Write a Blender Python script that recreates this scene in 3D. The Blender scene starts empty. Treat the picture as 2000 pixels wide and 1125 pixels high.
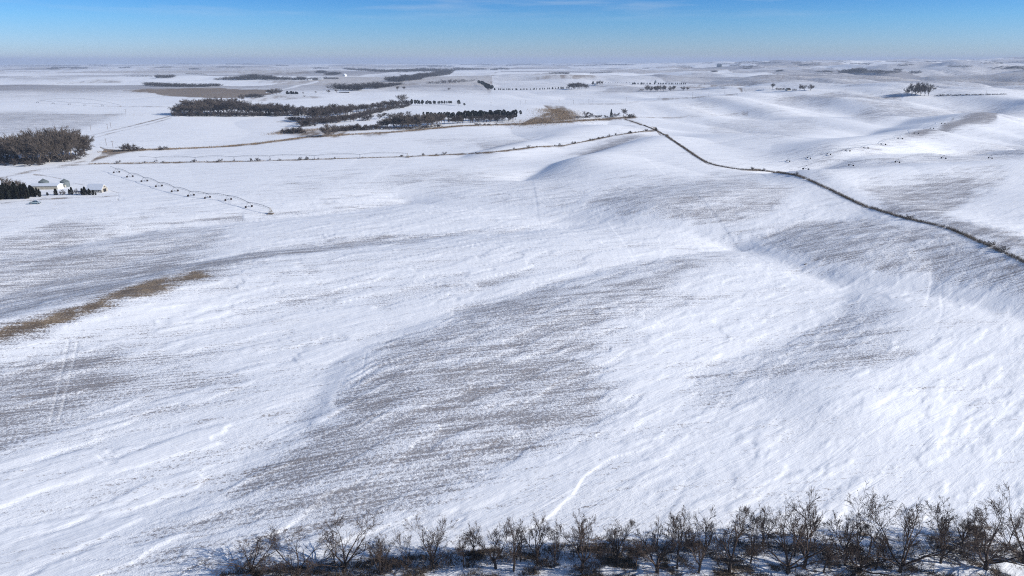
import bpy, math, random
import numpy as np
sc = bpy.context.scene
C = sc.collection
# ------------------------------------------------------------------ camera, sky, sun, exposure
ZC = 80.0                       # height of the camera above the field, metres
F = 1333.0                      # focal length in photograph pixels (2000 wide)
PITCH = math.atan(445/1333)     # looking down
cam = bpy.data.cameras.new('camera'); camo = bpy.data.objects.new('camera', cam); C.objects.link(camo)
cam.sensor_width = 36; cam.lens = 36*F/2000; cam.clip_start = 1; cam.clip_end = 90000
camo.location = (0, 0, ZC); camo.rotation_euler = (math.pi/2-PITCH, 0, 0)
sc.camera = camo
SUN_EL, SUN_AZ = math.radians(23), math.radians(99)     # azimuth from +Y (view axis) towards +X (right)
w = bpy.data.worlds.new('World'); sc.world = w; w.use_nodes = True
nt = w.node_tree; N = nt.nodes; L = nt.links
bg = N['Background']; bg.inputs['Strength'].default_value = 0.094
sky = N.new('ShaderNodeTexSky'); sky.sky_type = 'NISHITA'; sky.sun_disc = False
sky.sun_elevation = SUN_EL; sky.sun_rotation = SUN_AZ
sky.altitude = 600; sky.air_density = 1.0; sky.dust_density = 0.0; sky.ozone_density = 4.0
tc = N.new('ShaderNodeTexCoord'); sep = N.new('ShaderNodeSeparateXYZ'); L.new(tc.outputs['Generated'], sep.inputs[0])
ramp = N.new('ShaderNodeValToRGB'); L.new(sep.outputs['Z'], ramp.inputs[0])
SKYCOL = [(0.0, (.62, .76, 1.12)), (.02, (.56, .79, 1.25)), (.05, (.40, .76, 1.25)), (.085, (.21, .60, 1.16)), (.14, (.22, .58, 1.05)), (.5, (.6, .8, 1.0)), (1.0, (1, 1, 1))]
while len(ramp.color_ramp.elements) < len(SKYCOL): ramp.color_ramp.elements.new(.5)
for e, (p, c) in zip(ramp.color_ramp.elements, SKYCOL): e.position = p; e.color = (*c, 1)
mul = N.new('ShaderNodeMix'); mul.data_type = 'RGBA'; mul.blend_type = 'MULTIPLY'; mul.inputs[0].default_value = 1
L.new(sky.outputs[0], mul.inputs[6]); L.new(ramp.outputs[0], mul.inputs[7])
# thin cirrus
mp = N.new('ShaderNodeMapping'); mp.inputs['Scale'].default_value = (5, 5, 60); L.new(tc.outputs['Generated'], mp.inputs[0])
cn = N.new('ShaderNodeTexNoise'); cn.inputs['Scale'].default_value = 1.3; cn.inputs['Detail'].default_value = 6; L.new(mp.outputs[0], cn.inputs[0])
cr = N.new('ShaderNodeMapRange'); cr.inputs[1].default_value = .50; cr.inputs[2].default_value = .85; cr.inputs[4].default_value = .6; L.new(cn.outputs[0], cr.inputs[0])
ce = N.new('ShaderNodeMapRange'); ce.inputs[1].default_value = .045; ce.inputs[2].default_value = .085; L.new(sep.outputs['Z'], ce.inputs[0])
cm = N.new('ShaderNodeMath'); cm.operation = 'MULTIPLY'; L.new(cr.outputs[0], cm.inputs[0]); L.new(ce.outputs[0], cm.inputs[1])
mx = N.new('ShaderNodeMix'); mx.data_type = 'RGBA'; L.new(cm.outputs[0], mx.inputs[0]); L.new(mul.outputs[2], mx.inputs[6]); mx.inputs[7].default_value = (6.2, 6.8, 7.4, 1)
L.new(mx.outputs[2], bg.inputs['Color'])
sd = bpy.data.lights.new('sun', 'SUN'); so = bpy.data.objects.new('sun', sd); C.objects.link(so)
sd.energy = 5.0; sd.angle = math.radians(.53); sd.color = (1, .955, .89)
so.rotation_euler = (math.pi/2-SUN_EL, 0, math.pi-SUN_AZ)     # shines along -(sin az, cos az) downwards
sc.view_settings.view_transform = 'Standard'; sc.view_settings.look = 'None'
sc.view_settings.exposure = 0.21; sc.view_settings.gamma = 1
sc.render.engine = 'CYCLES'; sc.cycles.use_denoising = False
sc.cycles.filter_width = 1.1; sc.cycles.max_bounces = 5; sc.cycles.volume_bounces = 1; sc.cycles.diffuse_bounces = 2; sc.cycles.transparent_max_bounces = 8
HAZE_D = 7e-5
# ------------------------------------------------------------------ helpers
rng = np.random.default_rng(7); random.seed(7)
cp, sp = math.cos(PITCH), math.sin(PITCH)
def raydir(u, v):
    x = (u-1000)/F; y = (562.5-v)/F
    d = np.array([x, cp+y*sp, -sp+y*cp]); return d/np.linalg.norm(d)
def flat(u, v):
    d = raydir(u, v); t = ZC/max(1e-6, -d[2]); return d[0]*t, d[1]*t
def _h(ix, iy, s):
    n = (ix.astype(np.int64)*374761393 + iy.astype(np.int64)*668265263 + s*974634777) & 0xffffffff
    n = ((n ^ (n >> 13))*1274126177) & 0xffffffff
    return ((n ^ (n >> 16)) & 0xffff)/65535.0
def vnoise(x, y, s=0):
    xi = np.floor(x); yi = np.floor(y); fx = x-xi; fy = y-yi
    fx = fx*fx*fx*(fx*(fx*6-15)+10); fy = fy*fy*fy*(fy*(fy*6-15)+10)
    a, b, c, d = _h(xi, yi, s), _h(xi+1, yi, s), _h(xi, yi+1, s), _h(xi+1, yi+1, s)
    return (a*(1-fx)+b*fx)*(1-fy)+(c*(1-fx)+d*fx)*fy
def fbm(x, y, s=0, o=4, g=.5):
    r = 0*x; a = 1; t = 0
    for i in range(o):
        r = r+a*vnoise(x*2**i, y*2**i, s+i*17); t += a; a *= g
    return r/t
def ss(a, b, x):
    t = np.clip((x-a)/(b-a), 0, 1); return t*t*(3-2*t)
def seglen(P): return np.hypot(*(P[1:]-P[:-1]).T)
def dline(x, y, P):
    """distance to a polyline and parameter 0..1 along it"""
    best = np.full(x.shape, 1e18); tt = np.zeros(x.shape); cum = np.concatenate([[0], np.cumsum(seglen(P))]); T = max(cum[-1], 1e-9)
    for i in range(len(P)-1):
        a, b = P[i], P[i+1]; d = b-a; l2 = max(d@d, 1e-12)
        t = np.clip(((x-a[0])*d[0]+(y-a[1])*d[1])/l2, 0, 1)
        q = (x-a[0]-t*d[0])**2+(y-a[1]-t*d[1])**2
        m = q < best; best = np.where(m, q, best); tt = np.where(m, (cum[i]+t*math.sqrt(l2))/T, tt)
    return np.sqrt(best), tt
# ------------------------------------------------------------------ relief: draws and spurs drawn on the map
def W(pts): return np.array([flat(*p) for p in pts])
FEAT = [  # (photo trace, height start, height end, half width start, half width end in metres)
    ([(2250,680),(2000,600),(1800,555),(1570,515),(1450,462),(1350,440),(1230,428),(1100,415),(960,400),(850,388),(770,370)], -3.4, -1.8, 28, 26),
    ([(-100,1080),(200,1000),(420,930),(560,840),(615,770),(650,700),(800,632),(1000,572),(1200,517),(1320,489),(1430,462)], -1.3, -2.6, 18, 24),
    ([(740,790),(800,700),(900,650),(1060,600),(1240,555),(1360,515)], 1.7, 2.2, 22, 26),
    ([(250,545),(400,505),(480,488),(600,474),(800,458),(1000,443),(1100,428)], -1.5, -3, 20, 26),
    ([(300,600),(450,560),(620,520),(850,495),(1060,475)], 2.2, 2.4, 22, 26),
    ([(100,470),(300,435),(500,418),(690,400),(790,378)], -2.2, -2.2, 26, 24),
    ([(-200,700),(0,655),(200,600),(330,548),(450,515)], 4.5, 1.5, 14, 18),
    ([(-100,600),(60,545),(240,505),(330,475)], -2.0, -1.5, 18, 22),
    ([(1300,770),(1380,715),(1450,675),(1560,632),(1640,590),(1655,545),(1600,520)], -.3, -2.2, 14, 20),
    ([(1650,760),(1720,690),(1760,630),(1780,585)], 2.4, 2.4, 14, 20),
    ([(1440,456),(1560,437),(1655,423),(1700,405)], -1.2, -.8, 18, 16),
    ([(1300,405),(1400,385),(1460,372)], 3.0, 2.0, 26, 24),
    ([(1640,500),(1760,480),(1900,500),(2050,560)], 2.2, 2.2, 24, 22),
    ([(1380,345),(1480,335),(1600,350),(1700,395),(1900,455),(2100,540)], .4, 2.2, 16, 18),
    ([(1020,335),(1090,312),(1170,288),(1290,262)], -4.0, -2.0, 24, 34),
    ([(1130,318),(1200,296),(1290,272)], 5.0, 4.0, 26, 30),
    ([(900,300),(980,280),(1060,266)], -2.5, -2.0, 24, 28),
    ([(960,296),(1040,278),(1120,262),(1230,244)], 4.0, 5.0, 26, 40),
    ([(1240,330),(1330,300),(1420,280),(1560,262)], 2.5, 3.0, 40, 50),
    ([(1520,330),(1700,306),(1850,290),(2050,275)], -4.5, -4.0, 22, 30),
    ([(1600,352),(1750,345),(1900,335),(2080,330)], 4.5, 5.0, 24, 26),
    ([(1640,305),(1740,278),(1850,245),(1945,224),(2080,205)], 6.5, 9.0, 34, 50),
    ([(1340,262),(1500,262),(1620,290)], 3.5, 3.0, 50, 50),
    ([(1640,262),(1700,240),(1800,215),(1900,203)], -5, -4.0, 45, 60),
    ([(1180,205),(1300,199),(1450,190),(1620,188),(1760,190)], 3, 9.0, 80, 80),
    ([(1500,215),(1620,212),(1760,208)], -4, -5, 50, 60),
    ([(1780,188),(1900,190),(2100,180)], 7, 10, 70, 70),
    ([(1010,240),(1150,236),(1260,232)], -2, -1, 60, 60),
]
FE = [(W(p), a0, a1, w0, w1) for p, a0, a1, w0, w1 in FEAT]
def Hbase(x, y):
    x = np.asarray(x, float); y = np.asarray(y, float)
    z = np.zeros(x.shape)
    for P, a0, a1, w0, w1 in FE:
        wm = 3.2*max(w0, w1); m = (x > P[:, 0].min()-wm) & (x < P[:, 0].max()+wm) & (y > P[:, 1].min()-wm) & (y < P[:, 1].max()+wm)
        if not m.any(): continue
        d, t = dline(x[m], y[m], P); ww = w0+(w1-w0)*t
        am = (a0+(a1-a0)*t)*(1.1 if P[:, 1].mean() < 330 else 1.55)
        z[m] += np.where(am < 0, am*np.exp(-(np.sqrt(d*d+(.12*ww)**2)-.12*ww)/ww)*1.05, am*np.exp(-(d/ww)**2*.5))
    r = np.hypot(x, y); th = x/np.maximum(y, 1)
    z -= 6*ss(10, 150, x)*(1-ss(190, 330, r))
    k = ss(250, 1100, r)
    rt = ss(-.15, .55, th)
    # rolling hills beyond, taller on the right
    a1 = .6*np.abs(2*fbm(x/300+3.1+y/1500, y/620+1.7, 5, 3)-1)+.5*fbm(x/520, y/420, 6, 3)-.45
    z += a1*k*(8+50*rt)
    k2 = ss(900, 2600, r); q = 1-np.abs(2*fbm(x/1500+9, y/900+4, 11, 4)-1)
    z += k2*(.8-q)*(16+72*rt)
    k3 = ss(4000, 11000, r); z += k3*(fbm(x/5200, y/3600+8, 23, 4)-.5)*(60+210*rt)+k3*rt*14
    z += ss(3500, 9000, r)*(16*rt-6)+ss(1300, 3000, r)*rt*4
    # left middle: the plain lies a little lower
    z -= ss(300, 700, r)*(1-rt)*2
    return z - r*r/(2*6.9e6)
def drift(x, y, mask=False):
    """snow drifts: low combs across the wind, on the near field"""
    r = np.hypot(x, y); k = 1-ss(330, 620, r)
    c, s = math.cos(math.radians(38)), math.sin(math.radians(38))
    a = x*c+y*s; b = -x*s+y*c
    wx = 11*(fbm(x/24, y/24, 61, 3)-.5)
    n = fbm(a/26+wx*.1, (b+wx)/6.5, 41, 4)
    rid = ss(.50, .585, n)
    left = 1-ss(-20, 60, x-.18*y+10)
    # barchan-like lumps to the lower right
    n2 = fbm((a+.3*wx)/13, (b-.3*wx)/3.6, 77, 4)
    lump = ss(.52, .74, n2)
    dep = np.clip(rid*(.3+.7*left)+lump*(1-.6*left)*.7, 0, 1)*k
    if mask: return dep
    return k*(rid*.17*(.12+.88*left)+lump*.17*(1-.6*left)+.13*(fbm(a/5, b/2.2, 88, 3)-.5)+.07*(fbm(x/1.3, y/.9, 89, 2)-.5))
def H(x, y): return Hbase(x, y)+drift(np.asarray(x, float), np.asarray(y, float))
def dense(pts, st=10):
    out = [pts[0]]
    for a, b in zip(pts[:-1], pts[1:]):
        n = max(1, int(math.hypot(b[0]-a[0], b[1]-a[1])/st))
        out += [(a[0]+(b[0]-a[0])*k/n, a[1]+(b[1]-a[1])*k/n) for k in range(1, n+1)]
    return out
def ray(u, v, tmax=30000):
    d = raydir(u, v); t = 40.0*np.exp(np.linspace(0, math.log(tmax/40), 2600))
    X, Y, Z = d[0]*t, d[1]*t, ZC+d[2]*t; g = Z-Hbase(X, Y)
    i = np.argmax(g < 0)
    if g[i] >= 0: return X[-1], Y[-1], float(Hbase(X[-1:], Y[-1:])[0])
    if i: 
        f = g[i-1]/(g[i-1]-g[i]); x, y = X[i-1]+f*(X[i]-X[i-1]), Y[i-1]+f*(Y[i]-Y[i-1])
    else: x, y = X[0], Y[0]
    return float(x), float(y), float(Hbase(np.array([x]), np.array([y]))[0])
def hz(x, y): return float(H(np.array([x]), np.array([y]))[0])
def top_height(x, y, z, vt):
    """height above z of a point over (x, y) that shows at row vt"""
    t = (562.5-vt)/F; dyz = y
    # row: ((zz)*cp + y*sp)/(y*cp - zz*sp) = t, zz relative to the camera
    zz = (t*y*cp-y*sp)/(cp+t*sp); return zz+ZC-z
# ------------------------------------------------------------------ object helpers
def tag(o, label=None, cat=None, group=None, kind=None):
    if label: o['label'] = label
    if cat: o['category'] = cat
    if group: o['group'] = group
    if kind: o['kind'] = kind
    return o
def root(name, loc, label, cat, group=None, rz=0, s=(1, 1, 1)):
    if len(label.split()) > 16: print('LONG', label)
    o = bpy.data.objects.new(name, None); C.objects.link(o); o.empty_display_size = .5
    o.location = loc; o.rotation_euler = (0, 0, rz); o.scale = s
    return tag(o, label, cat, group)
def obj(name, me, parent=None, loc=None, rz=0):
    o = bpy.data.objects.new(name, me); C.objects.link(o)
    if parent: o.parent = parent
    if loc is not None: o.location = loc
    o.rotation_euler[2] = rz
    return o
def mesh(name, V, Fc, m, smooth=False, mats=None, mi=None):
    me = bpy.data.meshes.new(name)
    V = np.asarray(V, np.float32)
    if isinstance(Fc, np.ndarray):
        n, k = Fc.shape
        me.vertices.add(len(V)); me.vertices.foreach_set('co', V.ravel())
        me.loops.add(n*k); me.loops.foreach_set('vertex_index', Fc.ravel().astype(np.int32))
        me.polygons.add(n); me.polygons.foreach_set('loop_start', np.arange(0, n*k, k, dtype=np.int32))
        me.update(calc_edges=True)
    else:
        me.from_pydata([tuple(map(float, v)) for v in V], [], Fc)
    me.materials.append(m)
    for q in (mats or []): me.materials.append(q)
    if mi is not None: me.polygons.foreach_set('material_index', np.asarray(mi, np.int32))
    if smooth: me.polygons.foreach_set('use_smooth', np.ones(len(me.polygons), bool))
    me.update(); return me
class MB:
    """collects boxes, tubes and prisms into one mesh"""
    def __init__(s): s.V = []; s.F = []
    def add(s, V, Fc):
        o = len(s.V); s.V += [tuple(v) for v in V]; s.F += [tuple(i+o for i in f) for f in Fc]
    def box(s, c, d, rz=0, ry=0):
        x, y, z = [q/2 for q in d]; P = []
        for i in (-1, 1):
            for j in (-1, 1):
                for k in (-1, 1):
                    a, b, e = i*x, j*y, k*z
                    a, e = a*math.cos(ry)+e*math.sin(ry), -a*math.sin(ry)+e*math.cos(ry)
                    a, b = a*math.cos(rz)-b*math.sin(rz), a*math.sin(rz)+b*math.cos(rz)
                    P.append((c[0]+a, c[1]+b, c[2]+e))
        s.add(P, [(0, 1, 3, 2), (4, 6, 7, 5), (0, 4, 5, 1), (2, 3, 7, 6), (0, 2, 6, 4), (1, 5, 7, 3)])
    def tube(s, a, b, r0, r1=None, n=6):
        r1 = r0 if r1 is None else r1
        a = np.array(a, float); b = np.array(b, float); d = b-a; d /= max(np.linalg.norm(d), 1e-9)
        e = np.cross(d, (0, 0, 1) if abs(d[2]) < .9 else (1, 0, 0)); e /= np.linalg.norm(e); f = np.cross(d, e)
        P = []
        for p, r in ((a, r0), (b, r1)):
            for k in range(n):
                t = 2*math.pi*k/n; P.append(p+r*(math.cos(t)*e+math.sin(t)*f))
        s.add(P, [(k, (k+1) % n, n+(k+1) % n, n+k) for k in range(n)]+[tuple(range(n))[::-1], tuple(range(n, 2*n))])
    def prism(s, prof, y0, y1):
        """closed (x, z) profile extruded along y"""
        n = len(prof); P = [(x, y0, z) for x, z in prof]+[(x, y1, z) for x, z in prof]
        s.add(P, [(k, (k+1) % n, n+(k+1) % n, n+k) for k in range(n)]+[tuple(range(n))[::-1], tuple(range(n, 2*n))])
    def mesh(s, name, m, smooth=False): return mesh(name, s.V, s.F, m, smooth)
# ------------------------------------------------------------------ materials
def mat(name, col, rough=.8, var=.25, scale=3.0, metal=0, bump=0, spec=.3):
    m = bpy.data.materials.new(name); m.use_nodes = True; n = m.node_tree.nodes; l = m.node_tree.links
    b = n['Principled BSDF']; b.inputs['Roughness'].default_value = rough; b.inputs['Metallic'].default_value = metal
    b.inputs['Specular IOR Level'].default_value = spec
    t = n.new('ShaderNodeTexCoord'); no = n.new('ShaderNodeTexNoise'); no.inputs['Scale'].default_value = scale; no.inputs['Detail'].default_value = 4
    l.new(t.outputs['Object'], no.inputs[0])
    r = n.new('ShaderNodeValToRGB'); r.color_ramp.elements[0].position = .3; r.color_ramp.elements[1].position = .7
    r.color_ramp.elements[0].color = (*[c*(1-var) for c in col], 1); r.color_ramp.elements[1].color = (*[min(1, c*(1+var)) for c in col], 1)
    l.new(no.outputs[0], r.inputs[0]); l.new(r.outputs[0], b.inputs['Base Color'])
    if bump:
        bp = n.new('ShaderNodeBump'); bp.inputs['Strength'].default_value = .6; bp.inputs['Distance'].default_value = bump
        l.new(no.outputs[0], bp.inputs['Height']); l.new(bp.outputs[0], b.inputs['Normal'])
    return m
M_bark = mat('dark_bark', (.07, .054, .046), .9, .4, 1.5)
M_twig = mat('dark_twigs', (.08, .058, .048), .9, .35, .6)
M_barkg = mat('grey_bark', (.34, .31, .27), .9, .35, .3)
M_twigg = mat('grey_twigs', (.125, .102, .085), .9, .4, .15)
M_twigd = mat('brown_twigs', (.085, .070, .064), .9, .4, .15)
M_farw = mat('far_wood_twigs', (.045, .040, .040), .9, .4, .15)
M_cedar = mat('cedar_needles', (.018, .022, .016), .9, .5, .8)
M_pine = mat('pine_needles', (.022, .034, .022), .9, .5, .5)
M_steel = mat('galvanised_steel', (.15, .18, .19), .65, .15, 1.0, .1)
M_galv = mat('sunlit_galvanised_pipe', (.50, .54, .58), .7, .1, 1.0, .05)  # galvanised steel, its colour lightened for the sun on the pipe
M_pipe = mat('weathered_pipe', (.13, .14, .16), .5, .2, 1.0, .4)
M_tyre = mat('tyre_rubber', (.035, .02, .02), .9, .3)
M_dryg = mat('dry_grass', (.26, .19, .12), .95, .4, .4)
M_weed = mat('weathered_weeds', (.17, .135, .10), .95, .5, .12)
M_dryd = mat('dark_dry_grass', (.095, .07, .048), .95, .45, .5)
M_wood = mat('weathered_wood', (.16, .13, .11), .9, .3, 2)
M_white = mat('white_siding', (.78, .77, .74), .6, .06, 1)
M_beige = mat('beige_siding', (.46, .43, .36), .7, .12, 1)
M_roofsnow = mat('snowy_roof', (.62, .66, .73), .7, .04, .6)
M_rust = mat('rusty_siding', (.37, .345, .30), .8, .35, .8)
M_dark = mat('dark_opening', (.02, .02, .022), .9, .2)
M_green = mat('green_metal_roof', (.10, .17, .16), .5, .15)
M_glass = mat('tinted_glass', (.03, .04, .05), .12, .1, 1, 0, 0, .6)
M_truckblue = mat('blue_truck_paint', (.05, .12, .18), .3, .08, 1, .3, 0, .6)
M_trucksil = mat('silver_truck_paint', (.38, .46, .46), .3, .06, 1, .4, 0, .6)
M_chrome = mat('bright_metal', (.6, .6, .62), .25, .05, 1, .9)
M_red = mat('red_lens', (.35, .02, .02), .3, .05)
M_lamp = mat('clear_lens', (.7, .7, .68), .2, .05)
# ------------------------------------------------------------------ the ground
rr = [38.0]
while rr[-1] < 46000: rr.append(rr[-1]+max(.42, .42*(rr[-1]/105)**1.30))
rr = np.array(rr); nc = 1250
th = np.linspace(-math.radians(52), math.radians(52), nc)
R_, T_ = np.meshgrid(rr, th, indexing='ij'); GX = (R_*np.sin(T_)).ravel(); GY = (R_*np.cos(T_)).ravel()
GZ = H(GX, GY)
print('ground verts', len(GX))
# map coordinates in which one unit is about a pixel's worth of ground: soft edges stay in proportion to distance
def MP(x, y): return np.stack([F*np.asarray(x)/np.asarray(y), F*ZC/np.asarray(y)], -1)
GM = MP(GX, GY); MA, MBc = GM[:, 0], GM[:, 1]
CR, SR = math.cos(math.radians(14)), math.sin(math.radians(14))
streak = fbm((GX*CR+GY*SR)/(GY*.28+4), (-GX*SR+GY*CR)/(GY*.012+1.0), 31, 4)-.5     # along the crop rows
blot = fbm(MA/70, MBc/26, 37, 4)-.5
def wp(pts): return np.array([MP(*ray(*p)[:2]) for p in pts])
def poly(pts, soft, st=1.0):
    P = wp(pts); m = (MA > P[:, 0].min()-3*soft) & (MA < P[:, 0].max()+3*soft) & (MBc > P[:, 1].min()-3*soft) & (MBc < P[:, 1].max()+3*soft)
    out = np.zeros(len(MA))
    if not m.any(): return out
    x, y = MA[m], MBc[m]; d, _ = dline(x, y, np.vstack([P, P[:1]]))
    ins = np.zeros(len(x), bool)
    for i in range(len(P)):
        a, b = P[i], P[(i+1) % len(P)]
        c = (a[1] > y) != (b[1] > y)
        ins ^= c & (x < (b[0]-a[0])*(y-a[1])/((b[1]-a[1]) or 1e-9)+a[0])
    s = np.where(ins, d, -d)+(streak[m]*1.7+blot[m]*1.6)*soft*st
    out[m] = ss(-soft, soft, s); return out
def stroke(pts, wd, soft, st=.5, wd1=None):
    P = wp(dense(pts, 25)); mm = 3*(wd+soft)+2*soft*st; m = (MA > P[:, 0].min()-mm) & (MA < P[:, 0].max()+mm) & (MBc > P[:, 1].min()-mm) & (MBc < P[:, 1].max()+mm)
    out = np.zeros(len(MA))
    d, t = dline(MA[m], MBc[m], P); ww = wd+((wd if wd1 is None else wd1)-wd)*t
    out[m] = 1-ss(ww-soft, ww+soft, d+(streak[m]+blot[m])*soft*2*st); return out
bare = np.zeros(len(GX)); soil = np.zeros(len(GX)); clean = np.zeros(len(GX))
def addb(a, *args, **k):
    global bare; bare = np.maximum(bare, a*poly(*args, **k)+bare*.35*poly(*args, **k))
B = [  # amount, outline, softness
    (.62, [(680,770),(700,700),(760,655),(880,605),(1040,560),(1200,528),(1340,500),(1400,505),(1330,560),(1230,620),(1150,690),(1230,760),(1180,830),(1020,900),(850,960),(700,1000),(520,1020),(400,1010),(430,960),(560,880),(660,820)], 40),
    (.40, [(760,690),(880,640),(1030,600),(1250,550),(1220,590),(1090,640),(1120,760),(1130,830),(950,880),(720,860),(730,760)], 34),
    (.42, [(200,1120),(400,970),(650,900),(860,950),(800,1010),(620,1050),(400,1130)], 40),
    (.66, [(0,700),(130,672),(220,690),(220,740),(140,830),(60,860),(-60,900),(-60,700)], 26),
    (.40, [(0,690),(200,680),(420,700),(480,760),(330,800),(150,880),(-60,920),(-60,700)], 40),
    (.62, [(-60,680),(0,625),(150,590),(300,530),(420,515),(520,505),(420,560),(300,590),(150,628),(0,690)], 14),
    (.62, [(-60,460),(150,440),(300,432),(450,438),(430,500),(300,545),(150,590),(-60,630)], 22),
    (.36, [(250,450),(350,443),(340,478),(250,488)], 9), (.3, [(140,455),(200,440),(250,445),(180,462)], 8),
    (.66, [(350,530),(480,490),(620,476),(800,464),(960,452),(820,472),(640,490),(500,508),(400,530)], 7),
    (.40, [(620,470),(800,455),(1080,438),(1000,455),(800,474),(640,486)], 8),
    (.42, [(400,560),(560,520),(700,530),(640,580),(450,600)], 34), (.34, [(700,560),(860,520),(900,540),(760,600)], 30),
    (.60, [(1130,408),(1170,372),(1330,342),(1480,352),(1560,372),(1500,418),(1425,446),(1350,432),(1230,420)], 8), (.25, [(1250,390),(1380,350),(1440,390),(1330,415)], 12),  # thin snow, raised to paint the shade of this slope above the draw
    (.62, [(1450,454),(1540,440),(1650,428),(1800,445),(1950,500),(2080,560),(2080,600),(1960,575),(1800,540),(1660,522),(1570,505),(1500,478)], 8), (.4, [(1770,470),(1900,490),(1910,535),(1790,525)], 14),  # thin snow plus the shade of this left-facing slope, put in as cover
    (.35, [(560,355),(760,325),(1000,330),(1130,350),(1150,395),(980,392),(850,376),(600,392)], 18), (.4, [(640,350),(900,330),(1060,350),(900,372)], 14), (.5, [(1480,690),(1560,650),(1660,590),(1700,600),(1760,660),(1780,690),(1620,730),(1500,745)], 22), (.34, [(1300,720),(1480,690),(1560,760),(1400,800)], 30),  # lower right bank: its left-facing shade is painted as stubble
    (.75, [(1680,365),(1760,350),(1930,335),(1960,350),(1900,385),(1840,420),(2050,480),(2050,520),(1850,440),(1740,410)], 12),
    (.40, [(1850,325),(1950,322),(1960,332),(1860,342)], 4), (.38, [(1540,328),(1700,312),(2000,286),(2050,300),(1800,318),(1600,340)], 8),
    (1.1, [(1770,262),(1850,240),(1900,226),(1948,220),(1945,230),(1870,250),(1800,266)], 4), (.55, [(1600,306),(1690,285),(1780,254),(1900,220),(1960,216),(1850,262),(1700,300)], 9),
    (.80, [(1050,318),(1100,302),(1180,282),(1280,262),(1290,264),(1230,276),(1170,297),(1100,314)], 6),
    (.55, [(930,278),(1000,270),(1050,264),(1020,284),(950,298)], 6), (.38, [(800,275),(950,262),(1060,250),(1050,262),(880,285)], 8), (.3, [(1200,258),(1240,242),(1280,250)], 5),
    (.44, [(-60,222),(240,221),(230,228),(150,255),(-60,268)], 4),
    (.34, [(1100,405),(1250,372),(1500,340),(1400,330),(1150,370)], 20), (.34, [(1380,240),(1460,226),(1600,222),(1620,250),(1540,270),(1400,262)], 10),
    (.42, [(1500,300),(1620,285),(1700,300),(1560,312)], 9), (.4, [(1600,226),(1760,204),(1900,210),(2050,205),(2050,216),(1850,222),(1700,235)], 6),
    (.5, [(1160,180),(1190,170),(1380,167),(1420,177),(1320,180)], 2.5), (.34, [(1100,205),(1400,190),(1640,178),(1760,188),(1640,205),(1300,212)], 4),
    (.42, [(1480,190),(1640,178),(1760,187),(1720,196),(1560,204)], 3), (.34, [(1650,175),(1760,165),(1860,170),(2000,178),(1860,185)], 4),
    (.5, [(1870,150),(2050,152),(2050,166),(1930,160)], 2.5), (.45, [(-60,146),(120,150),(260,146),(120,157),(-60,160)], 3), (.4, [(240,140),(420,134),(560,131),(620,134),(430,141)], 2), (.45, [(1250,150),(1380,143),(1460,150),(1330,157)], 2), (.4, [(1440,135),(1560,131),(1640,136),(1500,142)], 2), (.4, [(760,122),(960,120),(1180,124),(960,128)], 2), (.4, [(1100,135),(1240,132),(1300,138),(1160,141)], 1.5), (.42, [(1560,150),(1700,146),(1820,150),(1700,158)], 3), (.4, [(1680,168),(1800,160),(1940,166),(1840,174)], 3), (.4, [(1300,214),(1480,205),(1620,215),(1480,226)], 7), (.35, [(640,150),(760,146),(830,150),(720,155)], 2),
    (.35, [(1760,128),(2050,125),(2050,134),(1800,138)], 3),
]
for a, p, s in B: addb(a, p, s*1.5)
for a, p, wd, s in [(.8, [(250,443),(420,428),(560,415),(700,404)], 1.6, 2.5), (.45, [(430,430),(560,418),(800,396)], 5, 5),
                    (.35, [(800,372),(960,398),(1240,432)], 3, 4), (.45, [(1440,460),(1500,485),(1560,505),(1640,528)], 5, 8),
                    (.40, [(1260,518),(1340,500)], 12, 12), (.5, [(150,1095),(420,1090),(520,1060)], 5, 6)]:
    bare = np.maximum(bare, a*stroke(p, wd, s))
S = [  # brown grass or bare soil showing: amount, outline, softness
    (1.0, [(-60,650),(0,640),(80,622),(150,603),(210,578),(300,546),(380,532),(415,538),(330,572),(270,586),(200,604),(100,636),(0,664),(-60,690)], 9),
    (.8, [(196,301),(203,291),(232,294),(300,292),(240,299),(210,306),(178,315)], 1.6), (1.5, [(240,177),(420,172),(520,176),(545,180),(500,187),(440,191),(370,190),(290,180)], 1.6),
    (.35, [(-60,131),(200,131),(430,127),(620,129),(620,137),(300,140),(-60,146)], 3), (.35, [(900,134),(1080,131),(1000,138)], 1.5), (.3, [(1180,120),(1400,118),(1300,123)], 1.5),
    (.55, [(110,162),(180,155),(240,158),(235,162)], 1.2), (.3, [(-60,172),(200,176),(300,183),(100,182)], 1.5),
    (.5, [(440,137),(560,135),(620,142),(540,147),(470,144)], 1.5), (.5, [(470,157),(620,157),(590,163),(520,163)], 1), (.35, [(560,163),(720,158),(760,164),(640,166)], 1.2),
    (.65, [(960,155),(1060,152),(1110,146),(1165,148),(1120,153),(1000,157)], 1), (.45, [(940,146),(1090,143),(1040,149)], 1),
    (.9, [(1012,246),(1040,230),(1078,218),(1062,206),(1100,208),(1118,214),(1135,228),(1120,234),(1050,243)], 1.6),
    (.85, [(530,262),(560,250),(600,258),(660,250),(700,244),(660,268),(600,268)], 3, ), (.7, [(700,262),(860,250),(1000,240),(900,248),(720,266)], 2),
    (.8, [(540,238),(620,236),(600,240)], 1.2), (.55, [(720,165),(860,160),(930,158),(840,165),(760,168)], 1),
    (.6, [(1680,190),(1750,184),(1760,188),(1700,192)], 1.2), (.5, [(1870,148),(1960,150),(2050,158),(1930,158)], 1.5),
    (.5, [(380,188),(560,185),(640,190),(500,196)], 1), (.35, [(1280,147),(1450,144),(1400,150)], 1), (.35, [(1000,128),(1120,126),(1060,130)], 1),
]
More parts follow.
